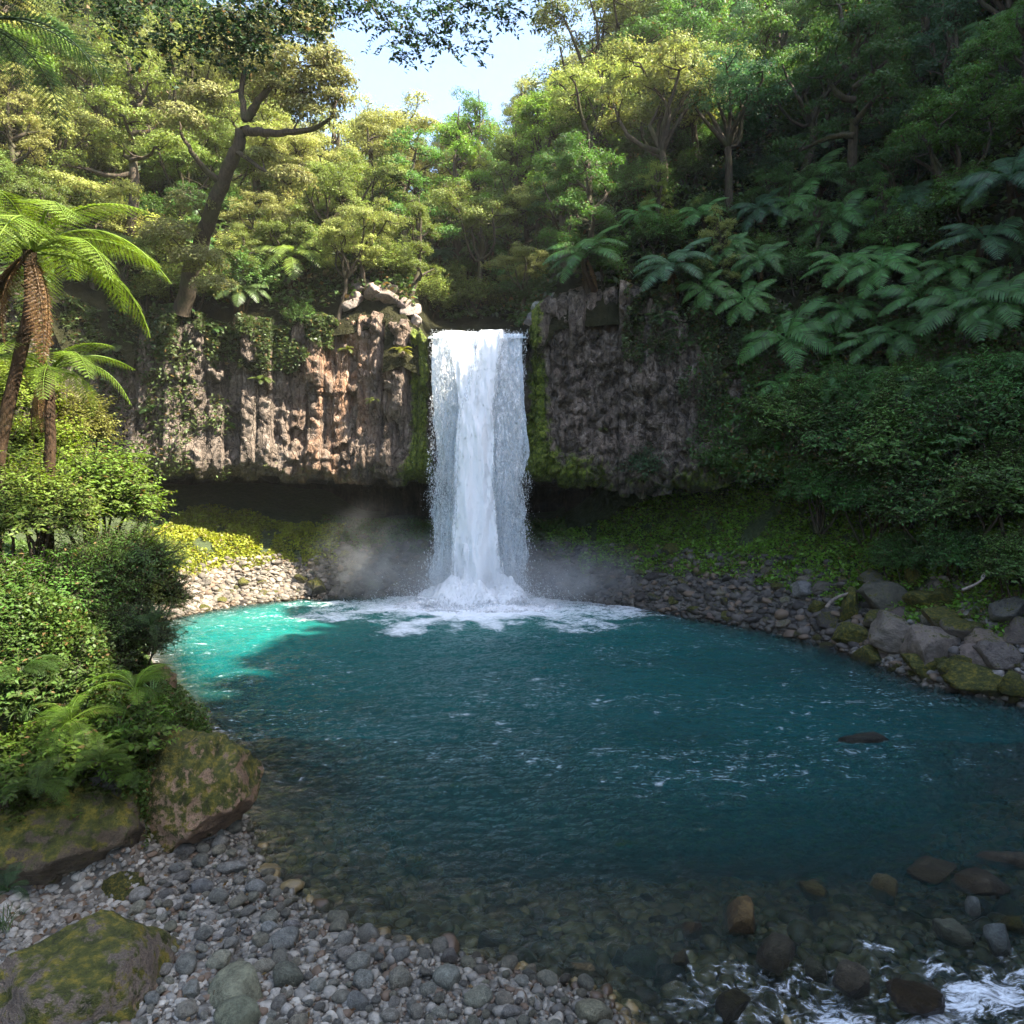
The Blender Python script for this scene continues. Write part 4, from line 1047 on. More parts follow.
# ------------------------------------------------------------------ rocks
def ico(sub):
    import bmesh
    bm = bmesh.new(); bmesh.ops.create_icosphere(bm, subdivisions=sub, radius=1)
    v = np.array([q.co[:] for q in bm.verts]); f = np.array([[w.index for w in q.verts] for q in bm.faces]); bm.free(); return v, f
ICO = {k: ico(k) for k in (2, 3, 4, 5)}
def rock_mesh(name, seed, sub=4, cuts=9, cut=(.55, .9), rough=.12, mats=None, dims=(1, 1, 1), fine=.03, smooth=True):
    r = np.random.default_rng(seed); v, f = ICO[sub]; v = v.copy()
    v *= (1+rough*fbm(v[:, 0]*1.3, v[:, 1]*1.3, v[:, 2]*1.3, 3, seed))[:, None]
    for k in range(cuts):
        n_ = norm(r.normal(0, 1, 3)); d = r.uniform(*cut); h = v@n_; o = np.maximum(0, h-d)
        v -= np.outer(o*.92, n_)
    v *= (1+fine*fbm(v[:, 0]*3.5, v[:, 1]*3.5, v[:, 2]*3.5, 5, seed+3, .6)-fine*.5*np.maximum(0, .12-np.abs(fbm(v[:, 0]*1.6, v[:, 1]*1.6, v[:, 2]*1.6, 3, seed+9)))*8)[:, None]
    v = v*np.array(dims)
    return mesh(name, v, f, mats or [M_stone], smooth=smooth)
ANG = [rock_mesh('rock', 800+i, 4, 14, (.45, .85), .25, fine=.13) for i in range(9)]
PEB = [rock_mesh('pebble', 830+i, 3, 9, (.62, .92), .22, [M_pebble], (1, .75, .5), fine=.015) for i in range(8)]
def rock(name, me, p, s, color, moss, rot=None):
    rot = rot if rot is not None else (r.uniform(-.4, .4), r.uniform(-.4, .4), r.uniform(0, 6.28))
    return link(name, me, loc=p, rot=rot, sc=s, color=(*color, moss))
GREY = (.26, .25, .22); BROWN = (.24, .19, .14)
# hero boulders
def hero(px, py, Y, w, h, d, seed, color, moss, look, sub=5, rot=0., cuts=14):
    c = P(px, py, Y); me = rock_mesh('boulder', seed, sub, cuts, (.6, .92), .3, fine=.13)
    o = rock('boulder', me, c, (w, d, h), color, moss, (0, 0, rot)); reg(o, look, 'boulder', 'boulders around the pool'); return o
hero(196, 792, 10.1, .78, .95, .92, 921, (.46, .29, .18), .72, 'tall mossy orange brown boulder standing at the water edge on the left', cuts=9)
hero(58, 832, 9.1, 1.25, .98, 1.2, 902, (.15, .11, .07), .7, 'huge dark mossy boulder overhanging the beach under the left bank bushes')
hero(95, 1000, 6.9, 1.05, .8, .85, 903, (.26, .2, .15), .7, 'low wide mossy boulder in the bottom left corner of the beach', cuts=8)
hero(122, 892, 8.5, .27, .2, .25, 904, (.2, .17, .1), 1.15, 'small round moss covered boulder between the two large left ones', 4)
hero(150, 690, 12.0, .35, .4, .5, 905, (.4, .25, .15), .7, 'brown waterside rock peeping out beneath the left bank shrubs', 4)
hero(135, 815, 9.6, .5, .6, .6, 906, (.16, .13, .09), 1.0, 'dark mossy rock wedged between the huge and the tall boulder', 4)
# right bank boulders:  px, py, w px, h px, colour, moss
BR = [(748-0, 0, 0, 0, GREY, 0)][:0] + [(893, 632, 40, 20, (.33, .28, .24), .5), (930, 650, 44, 34, (.36, .3, .25), .45), (868, 655, 22, 15, (.2, .2, .12), 1.1), (848, 636, 22, 13, (.2, .2, .12), 1.1), (927, 662, 30, 16, (.15, .16, .1), 1.15),
      (968, 678, 40, 18, (.2, .2, .1), 1.2), (888, 596, 30, 22, (.17, .15, .12), .5), (925, 600, 26, 14, (.2, .22, .1), 1.2), (950, 600, 22, 12, (.2, .22, .1), 1.15), (850, 610, 16, 22, (.17, .17, .1), 1.1), (818, 608, 14, 10, (.17, .17, .1), 1.15),
      (802, 588, 20, 11, (.3, .3, .32), .3), (872, 580, 22, 10, (.22, .2, .17), .6), (985, 640, 26, 16, (.34, .29, .25), .5), (1010, 612, 26, 18, (.27, .24, .21), .5), (1000, 655, 26, 20, (.32, .27, .23), .5), (962, 630, 24, 16, (.33, .3, .26), .7),
      (945, 620, 26, 12, (.3, .27, .2), .8), (1015, 685, 22, 14, (.22, .22, .12), 1.0), (975, 655, 22, 16, (.34, .28, .24), .4), (900, 615, 20, 12, (.22, .19, .16), .5), (1018, 635, 24, 16, (.3, .26, .22), .5), (878, 618, 18, 12, (.2, .18, .14), .7),
      (915, 580, 12, 14, (.16, .2, .08), 1.3), (990, 690, 18, 10, (.25, .25, .14), .9), (905, 640, 18, 14, (.3, .26, .22), .6), (955, 668, 24, 14, (.26, .24, .17), .85), (830, 622, 14, 10, (.15, .14, .12), .6)]
for i, (px, py, w, h, c, mo) in enumerate(BR):
    Yb = None
    Yc = np.arange(14, 34, .1); xx = (px-PXC)/F*Yc; zz = HC-(py-PYH)/F*Yc; k = np.nonzero(zz <= np.maximum(h_low(xx, Yc), 0)+.15)[0]
    Y = Yc[k[0]] if len(k) else 20
    o = rock('boulder', ANG[i % 9], P(px, py, Y), (w*Y/F*.92, w*Y/F*.9, h*Y/F*1.08), jit((c[0]*.72, c[1]*.68, c[2]*.62), r, .12), mo, (r.uniform(-.15, .15), r.uniform(-.15, .15), r.uniform(0, 6.28)))
    lk = ('large ' if w > 28 else 'small ' if w < 19 else '')+('bright mossy' if mo > 1.05 else 'part mossy' if mo > .75 else 'bluish flat' if c[2] > .3 else 'bare brown grey' if c[0] > .25 else 'dark')+' boulder'
    reg(o, lk, 'boulder', 'boulders around the pool', 'on the right bank')
for i in range(26):      # weathered blocks crowning the rim on both sides of the fall
    left = i < 15
    x = r.uniform(-7.4, -3.9) if left else r.uniform(.9, 4.2); y = r.uniform(31.5, 32.6) if left else r.uniform(30.6, 32); s = r.uniform(.28, .7)
    z = float(G(x, y)[0]); o = rock('boulder', ANG[i % 9], (x, y, z+.1*s), (s, s*.8, s*.7), jit((.34, .27, .22) if left else (.3, .27, .24), r), r.uniform(.2, .6))
    reg(o, ('big' if s > .5 else 'small')+' weathered block on the cliff top', 'boulder', 'blocks crowning the cliff', 'left of the fall' if left else 'right of the fall')
# rubble rocks along the banks
def bank_rocks(n, xr, yr, zr, sr, cs, mossr, seed, zone, spacing=.28, group='rocks along the pool edge'):
    r2 = np.random.default_rng(seed); k = 0; pts = []
    for _ in range(n*40):
        x = r2.uniform(*xr); y = r2.uniform(*yr); z = float(h_low(x, y))
        if not (zr[0] < z < zr[1]) or not inv(np.array([x]), np.array([y]), 10)[0]: continue
        s = r2.uniform(*sr)*(.7+.6*r2.random()**3)
        if any((x-a)**2+(y-b)**2 < (s+q)**2*.55 for a, b, q in pts): continue
        pts.append((x, y, s)); c = cs[r2.integers(len(cs))]; mo = r2.uniform(*mossr)
        o = rock('rock', ANG[int(r2.integers(9))], (x, y, z+s*.12), (s, s*r2.uniform(.7, 1), s*r2.uniform(.5, .8)), jit(c, r2, .25), mo)
        cn = 'mossy' if mo > .85 else ('pale' if c[0] > .25 else 'dark')
        reg(o, ('chunky ' if s > sr[0]*.55+sr[1]*.45 else 'small ')+cn+' rock', 'rock', group, zone)
        k += 1
        if k >= n: break
DK = (.075, .066, .055); LT = (.2, .165, .13)
bank_rocks(60, (-12.8, -8.2), (25, 31.8), (-.15, 1.5), (.14, .42), [LT, LT, BROWN, (.24, .2, .15)], (.3, .85), 61, 'under the sunlit green bank')
bank_rocks(34, (-8.6, -3.4), (30.4, 33), (-.1, 2.4), (.2, .5), [DK, DK, BROWN], (.4, .9), 62, 'on the dark shore left behind the fall')
bank_rocks(70, (.8, 7.5), (25.5, 33), (-.15, 2.1), (.18, .5), [DK, DK, (.14, .12, .11), LT], (.3, .85), 63, 'on the dark shore right of the fall')
bank_rocks(60, (6.5, 12), (19, 27), (-.15, 1.7), (.18, .5), [DK, (.15, .13, .11), BROWN], (.4, .95), 64, 'on the shaded right shore')
bank_rocks(60, (9, 15), (13.5, 20), (-.1, 2.0), (.12, .36), [BROWN, (.28, .24, .2), LT], (.3, .95), 65, 'among the right bank boulders')
# rubble as stuff: scattered small stones
def rubble(name, n, xr, yr, zr, sr, seed, label, mat, color, flat=.6, maxn=4000, sub=2, extra=None, keepfn=None):
    r2 = np.random.default_rng(seed); x = r2.uniform(*xr, n); y = r2.uniform(*yr, n); z = h_low(x, y)
    k = (z > zr[0]) & (z < zr[1]) & inv(x, y)
    if keepfn is not None: k &= keepfn(x, y, z)
    x, y, z = x[k][:maxn], y[k][:maxn], z[k][:maxn]; m_ = len(x)
    bv, bf = ICO[sub]; V = []; s = r2.uniform(sr[0], sr[1], m_)*(.6+r2.random(m_)**3)
    var = []
    for q in range(12):
        vv = bv*(1+.25*fbm(bv[:, 0]*1.5, bv[:, 1]*1.5, bv[:, 2]*1.5, 2, seed+q))[:, None]
        for c in range(4):
            n_ = norm(r2.normal(0, 1, 3)); d = r2.uniform(.6, .9); vv = vv-np.outer(np.maximum(0, vv@n_-d), n_)
        var.append(vv)
    an = r2.uniform(0, 6.28, m_); ti = r2.normal(0, .3, m_)
    pick = r2.integers(0, 12, m_); vv = np.array(var)[pick]*np.stack([np.ones(m_), r2.uniform(.6, .95, m_), r2.uniform(flat*.7, flat*1.2, m_)], 1)[:, None]*s[:, None, None]
    c_, s_ = np.cos(ti)[:, None], np.sin(ti)[:, None]
    X_ = vv[..., 0]*c_-vv[..., 2]*s_; Z_ = vv[..., 0]*s_+vv[..., 2]*c_; Y_ = vv[..., 1]
    c_, s_ = np.cos(an)[:, None], np.sin(an)[:, None]
    vx = X_*c_-Y_*s_+x[:, None]; vy = X_*s_+Y_*c_+y[:, None]; vz_ = Z_+(z+s*flat*.3)[:, None]
    V = np.stack([vx, vy, vz_], -1).reshape(-1, 3); Fc = (bf[None]+(np.arange(m_)*len(bv))[:, None, None]).reshape(-1, 3)
    return link(name, mesh(name, V, Fc, [mat]), color=(*color, .6), kind='stuff', label=label)
rubble('rubble', 9000, (-13, -8), (24, 32), (-.1, 1.7), (.06, .15), 71, 'small pale rubble under the sunlit bank', M_pebbles, (.22, .185, .145), maxn=3500)
rubble('rubble', 16000, (-8.5, 11), (20, 33), (-.1, 2.2), (.08, .2), 72, 'small dark rubble along the far shores', M_pebbles, (.1, .085, .07), maxn=4500)
rubble('rubble', 8000, (8.5, 15), (13, 21), (-.3, 2.2), (.05, .14), 73, 'small stones among the right bank boulders', M_pebbles, (.25, .22, .19), maxn=2500)
beach = lambda x, y, z: (x > -6.6) & (y < 10.9) & (x < 2.1)
rubble('pebbles', 75000, (-6.6, 2.1), (5.6, 10.8), (-.35, .8), (.022, .06), 74, 'small grey pebbles covering the beach', M_pebbles, (.3, .28, .235), maxn=17000, keepfn=beach)
rubble('pebbles', 26000, (-3.5, 9.), (5.4, 13.5), (-1.3, -.04), (.05, .13), 75, 'submerged stones on the clear shallow pool bed', M_pebbles, (.42, .33, .17), maxn=7000, keepfn=lambda x, y, z: inside(x, y, POOL))

# cobbles of the beach as individuals
COB = [(236, 988, 34, 20, (.3, .31, .24)), (330, 1000, 0, 0, GREY)][:1] + [(287, 977, 17, 14, (.2, .21, .18)), (237, 1016, 26, 16, (.24, .26, .2)), (520, 962, 17, 15, (.33, .35, .33)), (584, 973, 22, 15, (.36, .31, .23)), (640, 963, 20, 16, (.35, .38, .36)),
       (478, 998, 16, 10, (.33, .34, .3)), (365, 981, 13, 11, (.32, .33, .33)), (400, 978, 14, 11, (.3, .29, .26)), (357, 1003, 12, 11, (.27, .28, .3)), (447, 978, 16, 12, (.33, .35, .34)), (592, 1013, 20, 12, (.33, .32, .25)),
       (232, 867, 16, 7, (.33, .33, .34)), (255, 889, 11, 9, (.33, .34, .36)), (378, 912, 9, 7, (.34, .35, .34)), (496, 941, 9, 7, (.32, .3, .28)), (368, 934, 13, 10, (.28, .28, .28)), (270, 929, 10, 8, (.4, .42, .45)), (315, 903, 12, 6, (.33, .33, .32)),
       (200, 888, 12, 9, (.27, .28, .31)), (292, 926, 10, 8, (.36, .35, .38)), (345, 955, 10, 8, (.36, .34, .34)), (428, 990, 10, 8, (.34, .35, .34)), (505, 1000, 10, 9, (.36, .33, .3)), (425, 955, 9, 7, (.3, .3, .3)), (300, 885, 12, 9, (.22, .2, .19)), (285, 940, 18, 10, (.26, .27, .28)), (180, 850, 14, 7, (.25, .24, .24))]
def colour_word(c):
    if c[0] > c[2]*1.15: return 'tan' if c[0] > .33 else 'olive grey'
    if c[2] > c[0]*1.05: return 'bluish grey'
    return 'pale grey' if c[0] > .32 else 'dark grey'
CP_ = []
def ground_hit(px, py):
    Yc = np.arange(5.5, 14, .02); xx = (px-PXC)/F*Yc; zz = HC-(py-PYH)/F*Yc; k = np.nonzero(zz <= h_low(xx, Yc)+.02)[0]
    return Yc[k[0]] if len(k) else 8.
for i, (px, py, w, h, c) in enumerate(COB):
    Y = ground_hit(px, py+h*.4); p = P(px, py, Y); s = w*Y/F
    c = (c[0]*1.03, c[1], c[2]*.84); rock('cobble', PEB[i % 8], p, (s*1.02, s*1.05, h*Y/F*1.9), c, 0, (r.uniform(-.1, .1), r.uniform(-.15, .15), r.uniform(-.5, .5))); o = COL.objects[-1]
    CP_.append((p[0], p[1], s)); reg(o, ('big ' if w > 16 else '')+colour_word(c)+' cobble', 'cobble', 'large cobbles on the beach', 'lying on the pebble beach', 'beach boulder')
k = 0; r3 = np.random.default_rng(88)
def bz(p):
    px, py = pix(p)
    if px < 330: return 'at the landward end of the beach' if py < 940 else 'beside the low corner boulder'
    if px < 480: return 'in the middle of the beach' if py > 960 else 'by the calm water edge'
    return 'at the end of the beach by the rapids'
for _ in range(30000):
    x = r3.uniform(-4.3, 1.7); y = r3.uniform(6.2, 10.4); z = float(h_low(x, y)) if True else 0
    if z < -.05 or z > .9: continue
    s = .045+.11*r3.random()**2.2
    if any((x-a)**2+(y-b)**2 < ((s+q)*.8)**2 for a, b, q in CP_): continue
    CP_.append((x, y, s)); w = r3.uniform(.2, .42); c = (w*r3.uniform(1., 1.1), w, w*r3.uniform(.7, .88)); c = tuple(map(float, c))
    o = rock('pebble', PEB[int(r3.integers(8))], (x, y, z+s*.3+.03), (s, s, s*1.1), c, 0, (r3.uniform(-.3, .3), r3.uniform(-.3, .3), r3.uniform(0, 6.28)))
    reg(o, ('thumb-smooth ' if False else ('larger ' if s > .1 else 'small '))+colour_word(c)+' rounded pebble', 'pebble', 'pebbles on the beach', bz((x, y, z)), share=True); k += 1
    if k > 270: break
print('pebbles', k)
# stones standing in the stream and just under it
ST = [(742, 913, 24, 20, (.28, .17, .07), .3, 'rust brown submerged boulder in the clear shallows'), (951, 930, 22, 13, (.25, .25, .2), .3, 'speckled grey stone splitting the riffle at the right edge'), (996, 935, 21, 16, (.27, .29, .31), .2, 'slate grey stone at the right edge beside the riffle'),
      (973, 908, 12, 10, (.36, .37, .39), .1, 'small pale stone between the two riffle stones'), (732, 996, 22, 15, (.15, .13, .1), .4, 'dark wet stone in the foreground rapids'), (855, 972, 26, 22, (.15, .12, .09), .2, 'dark pitted stone above the white water'),
      (1012, 920, 16, 11, (.2, .22, .1), 1.05, 'mossy stone by the right picture edge'), (915, 990, 30, 16, (.14, .1, .07), .1, 'broad sloping dark rock under the rapids'), (860, 738, 30, 7, (.07, .065, .05), .2, 'dark rock barely breaking the pool surface'),
      (887, 884, 18, 12, (.22, .18, .09), .4, 'olive stone under shallow water near the right'), (812, 885, 18, 10, (.24, .2, .1), .5, 'yellowish stone under the shallow water'), (690, 925, 14, 9, (.17, .13, .09), .2, 'brown stone under water beside the rust brown boulder'),
      (775, 950, 30, 12, (.12, .1, .07), .2, 'long dark stone at the head of the rapids'), (930, 865, 34, 9, (.14, .12, .09), .2, 'flat dark slab in the riffle on the right'), (985, 880, 34, 9, (.14, .11, .08), .2, 'jagged dark slab in the riffle by the right edge'), (680, 955, 12, 8, (.2, .17, .12), .1, 'small brown stone where the beach meets the rapids'),
      (815, 965, 12, 12, (.2, .2, .16), .2, 'greenish stone at the brink of the white water'), (1000, 855, 30, 8, (.16, .13, .1), .3, 'flat stone in the upper riffle on the right')]
for i, (px, py, w, h, c, mo, lk) in enumerate(ST):
    Y = HC*F/(py+h*.5-PYH) if py < 990 else HC*F/(py-PYH)
    p = P(px, py, Y)-np.array([0, 0, h*Y/F*(.45 if i not in (1, 2, 3) else .1)]); c = (c[0]*.72, c[1]*.76, c[2]*.66)
    o = rock('river_stone', ANG[i % 9], p, (w*Y/F*.95, w*Y/F*.85, h*Y/F*1.15), c, mo, (r.uniform(-.1, .1), r.uniform(-.2, .2), r.uniform(-.6, .6)))
    o.active_material if True else 0
    reg(o, lk, 'stone', 'stones in the stream')
k = 0; SP = []
for _ in range(6000):
    x = r3.uniform(-2.5, 8.); y = r3.uniform(6., 11.8); z = float(h_low(x, y))
    if z > -.12 or z < -.9 or not inv(np.array([x]), np.array([y]), 0)[0]: continue
    s = .1+.17*r3.random()**1.5
    if any((x-a)**2+(y-b)**2 < ((s+q)*.9)**2 for a, b, q in SP): continue
    SP.append((x, y, s)); c = [(.28, .22, .11), (.2, .15, .08), (.3, .28, .2), (.13, .11, .09), (.24, .25, .14)][r3.integers(5)]
    o = rock('river_stone', [PEB, ANG][int(r3.integers(2))][int(r3.integers(8))], (x, y, z+s*.15), (s, s*.85, s*.7), c, .3)
    cn = {.28: 'golden brown', .2: 'brown', .3: 'pale', .13: 'dark', .24: 'greenish'}[c[0]]
    reg(o, ('bigger ' if s > .18 else 'small ')+cn+' stone under water', 'stone', 'stones in the stream', 'off the beach' if pix((x, y, z))[0] < 600 else 'in the right shallows', 'beach boulder'); k += 1
    if k > 110: break
print('stones', k)

# driftwood
def stick(a, b, rad, look, seed):
    r2 = np.random.default_rng(seed); a = np.array(a); b = np.array(b); mb = MB(); p = curve(a, b, 8, .04, r2); mb.add(*tube(p, np.linspace(rad, rad*.4, 8), 6))
    m_ = p[4]; mb.add(*tube(curve(m_, m_+(b-a)*.25+[0, .05, .1], 4, .05, r2), np.linspace(rad*.5, rad*.2, 4), 5))
    me = mb.mesh('driftwood', [M_palebark]); me.transform(Matrix.Translation(-Vector(a))); o = link('driftwood', me, loc=a); reg(o, look, 'branch'); return o
stick(P(137, 880, 8.9), P(182, 848, 9.6), .022, 'bare pale stick lying on pebbles below the tall boulder', 1)
stick(P(826, 608, 22), P(878, 574, 22.6), .06, 'bare grey log slanting across the right bank rocks', 2)
stick(P(962, 590, 17.5), P(985, 575, 17.8), .04, 'short pale branch lying in the right bank greenery', 3)

# ------------------------------------------------------------------ overhanging near branch across the sky, and the dark crown above it
def branch_tree():
    r2 = np.random.default_rng(12); mb = MB(); base = np.array([-9.5, 7.5, 4.0]); Yn = 8.5
    top = P(-120, -230, Yn)
    mb.add(*tube(curve(base, top, 8, .04, r2), np.linspace(.22, .12, 8), 8))
    L = [(top, P(120, -120, Yn), .09), (P(120, -120, Yn), P(330, -60, Yn), .07), (P(330, -60, Yn), P(400, -12, Yn), .035), (P(400, -12, Yn), P(470, 10, Yn), .018), (P(400, -12, Yn), P(520, -20, Yn), .02), (P(350, -45, Yn), P(380, 20, Yn), .014), (P(430, -5, Yn), P(445, 28, Yn), .01),
         (P(120, -120, Yn), P(200, -40, Yn-.5), .05), (P(200, -40, Yn-.5), P(250, 10, Yn-.5), .02), (P(200, -40, Yn-.5), P(140, 10, Yn-.5), .02), (P(120, -120, Yn), P(60, -20, Yn-1), .04), (P(250, -50, Yn), P(300, 0, Yn), .02)]
    ends = []
    for a, b, ra in L:
        c = curve(a, b, 6, .07, r2); mb.add(*tube(c, np.linspace(ra, ra*.5, 6), 5)); ends.append(c)
    LV = []; LD = []; LN = []
    def spray(pc, n, sp):
        for k in range(n):
            p0 = pc+r2.normal(0, 1, 3)*sp; d = norm(r2.normal(0, 1, 3)*[1, .8, .5]+[.3, 0, -.35]); Lt = r2.uniform(.16, .32)
            tw = curve(p0, p0+d*Lt, 4, .08, r2); mb.add(*tube(tw, [.004, .003, .002, .001], 3)); m_ = 9
            t = np.linspace(0, 1, m_); pt = np.stack([np.interp(t, np.linspace(0, 1, 4), tw[:, q]) for q in range(3)], 1)
            sd = norm(np.cross(d, [0, .2, 1]))*np.where(np.arange(m_) % 2, 1, -1)[:, None]; ld = norm(sd+d*.7+r2.normal(0, .3, (m_, 3)))
            LV.append(pt+ld*.022); LD.append(ld); LN.append(r2.normal(0, .6, (m_, 3))+[0, -.3, 1.])
    for px, py, n, sp in [(375, 12, 26, .16), (400, 25, 26, .15), (420, 40, 16, .12), (440, 18, 20, .14), (462, 18, 16, .12), (480, 35, 9, .1), (495, 8, 16, .13), (515, 12, 10, .1), (360, -5, 30, .18), (345, 5, 14, .12), (530, -8, 14, .14), (430, -8, 30, .2), (480, -12, 26, .2), (400, 48, 8, .08), (445, 45, 6, .08)]:
        spray(P(px, py, Yn), n, sp)
    for px, py, n, sp in [(120, 0, 60, .25), (160, 15, 60, .25), (200, 5, 70, .25), (240, 15, 60, .22), (270, 0, 60, .25), (300, -10, 50, .22), (180, 40, 30, .16), (225, 42, 26, .15), (90, -10, 40, .22), (255, 38, 18, .13), (140, 35, 20, .15), (320, -10, 40, .18)]:
        spray(P(px, py, Yn-.4), n, sp)
    LV = np.concatenate(LV); LD = np.concatenate(LD); LN = np.concatenate(LN); sz = .068*r2.uniform(.7, 1.2, len(LV))
    v, f = leafquads(LV, LN, sz, sz*.55, r2, tdir=LD)
    e = link('tree', None, loc=base); link('trunk', mb.mesh('trunk', [M_bark]), e, loc=-base); link('crown', mesh('crown', v, f, [M_leaf], smooth=False), e, loc=-base, color=(.035, .065, .025, 1))
    reg(e, 'near tree whose dark small-leaved branches hang across the top of the sky', 'tree', 'trees on the gorge slopes')
branch_tree()

# ------------------------------------------------------------------ the waterfall
def waterfall():
    e = link('waterfall', None, loc=(-1.45, 30.3, 0))
    e['category'] = 'waterfall'; e['label'] = 'tall white waterfall plunging off the cliff lip into the teal pool'
    off = np.array([-1.45, 30.3, 0])
    zs = np.linspace(11.12, -.1, 200)
    def sheet(nm, xl, xr, yf, mat, bodyf, nu, seed, amp=.12):
        u = np.linspace(0, 1, nu); U, Z = np.meshgrid(u, zs, indexing='ij'); q = (11.12-Z)/11.2
        XL = np.interp(q, *xl); XR = np.interp(q, *xr); X = XL+(XR-XL)*U
        X = X+(.06+.1*q)*fbm(X*2.5, Z*.8, s=seed, o=4)*(1+1.5*(np.abs(2*U-1) > .8))
        Y = 30.55-1.15*np.sqrt(np.clip(q, 0, 1))*.95-yf+amp*fbm(X*2.2, Z*.45, s=seed+1, o=3)+.04*fbm(X*8, Z*2, s=seed+2, o=2)-.25*np.sin(np.pi*U)*np.minimum(1, q*4)
        b = bodyf(U, q, X, Z)
        v = np.stack([X, Y, Z], -1).reshape(-1, 3)-off
        me = mesh(nm, v, grid_faces(nu, len(zs)), [mat], vattr={'body': b.ravel()}); o = link(nm, me, e); return o
    full = (([0, .1, 1], [-3.2, -3.25, -3.15]), ([0, .1, 1], [.42, .5, .62]))
    def b1(U, q, X, Z): return np.clip(.62-.12*np.abs(2*U-1)**3+.12*fbm(X*1.5, Z*.2, s=3)-.1*sstep(.2, .7, q)+.3*(q < .03), 0, 1)
    def b2(U, q, X, Z): return np.clip(.5-.25*(np.abs(2*U-1) > .93)-.14*sstep(.3, .9, q)+.12*fbm(X*1.2, Z*.3, s=7), 0, 1)
    sheet('water_sheet', *full, 0, M_fall_back, b1, 90, 301)
    sheet('water_veil', ([0, 1], [-3.2, -3.25]), ([0, 1], [.48, .65]), .22, M_fall_mid, b2, 90, 310)
    sheet('water_veil', ([0, 1], [-3.15, -3.2]), ([0, 1], [.45, .6]), .42, M_fall_mid, b2, 90, 320)
    def b3(U, q, X, Z): return np.clip(.95-1.0*np.abs(2*U-1)**2.2+.15*fbm(X*2, Z*.4, s=9), 0, 1)
    sheet('water_jet', ([0, .08, .25, .5, 1], [-2.95, -2.7, -2.4, -2.6, -3.0]), ([0, .1, .22, .5, 1], [-1.75, -1.2, -.75, -.45, .0]), .6, M_fall_jet, b3, 60, 330, .2)
    sheet('water_jet', ([0, .1, .22, .5, 1], [-1.6, -1.8, -2.2, -2.4, -2.8]), ([0, .1, .3, .6, 1], [0., -.1, -.5, -.35, .2]), .75, M_fall_jet, lambda U, q, X, Z: b3(U, q, X, Z)*(1-.25*(1-sstep(.1, .5, q))), 60, 340, .2)
    # heaped white water where the fall lands
    us = np.linspace(0, 1, 90); an = np.linspace(0, 2*np.pi, 160); U, A = np.meshgrid(us, an, indexing='ij')
    for nm_i, (rx, ry, hh_, sd_) in enumerate([(2.9, 1.5, 1.9, 401), (4.3, 2.0, .7, 411)]):
        rr_ = 1+.28*fbm(np.cos(A)*1.6, np.sin(A)*1.6, s=sd_, o=3)
        X = -1.4+np.cos(A)*U*rx*rr_; Y = 28.9+np.sin(A)*U*ry*rr_
        Z = hh_*(1-U**1.4)*(.75+.7*fbm(X*1.2, Y*1.2, s=sd_+1, o=4))+.18*fbm(X*4, Y*4, s=sd_+2, o=4)*(1-U)-.12
        me = mesh('splash', np.stack([X, Y, Z], -1).reshape(-1, 3)-off, grid_faces(90, 160)[:, ::-1], [M_fall_jet], vattr={'body': np.clip(1.02-.75*U**1.6, 0, 1).ravel()})
        link('splash', me, e)
    # broken drops
    r2 = np.random.default_rng(55); n_ = 46000
    q = r2.random(n_)**.85; u = r2.random(n_); ed = .16*fbm(q*7, u*0+np.round(u)*9, s=78, o=3); x = -3.3+3.9*u+np.where(u < .5, ed, -ed)*(.3+q)*2; x = x+(r2.normal(0, .1, n_))*(.3+q)**1.5
    tgap = fbm(x*4, q*9, s=77, o=3); k = tgap > -.35; q = q[k]; x = x[k]; n_ = len(q)
    y = 30.2-1.1*np.sqrt(q)-r2.random(n_)*.8; z = 11.1-q*11.1
    s = np.clip(.0078*np.exp(r2.normal(0, .6, n_)), .004, .04); T = np.array([[1, 0, -.5], [-.5, .87, -.5], [-.5, -.87, -.5], [0, 0, 1.]])
    V = T[None]*np.stack([s, s, s*r2.uniform(1., 3.2, n_)], 1)[:, None]+np.stack([x, y, z], 1)[:, None]-off
    # splash drops thrown out at the foot
    m_ = 36000; a = r2.uniform(0, 2*np.pi, m_); d = np.abs(r2.normal(0, 1.2, m_)); pl = 1+.6*fbm(a*1.6, d*.0, s=79, o=3); hh = np.abs(r2.normal(0, .5, m_))*np.exp(-d/1.7)*2.9*pl
    xs_ = -1.4+np.cos(a)*d*1.3+r2.normal(0, .8, m_); ys_ = 29-np.abs(np.sin(a))*d*.7; s = np.clip(.011*np.exp(r2.normal(0, .5, m_)), .004, .035)
    V2 = T[None]*s[:, None, None]+np.stack([xs_, ys_, hh+.05], 1)[:, None]-off
    V = np.concatenate([V, V2]).reshape(-1, 3); i = np.arange(len(V)//4)*4
    Fc = np.concatenate([np.stack([i, i+1, i+2], 1), np.stack([i, i+1, i+3], 1), np.stack([i+1, i+2, i+3], 1), np.stack([i, i+2, i+3], 1)])
    o = link('spray_drops', mesh('spray_drops', V, Fc, [M_drop], smooth=False), e, kind='stuff')
waterfall()

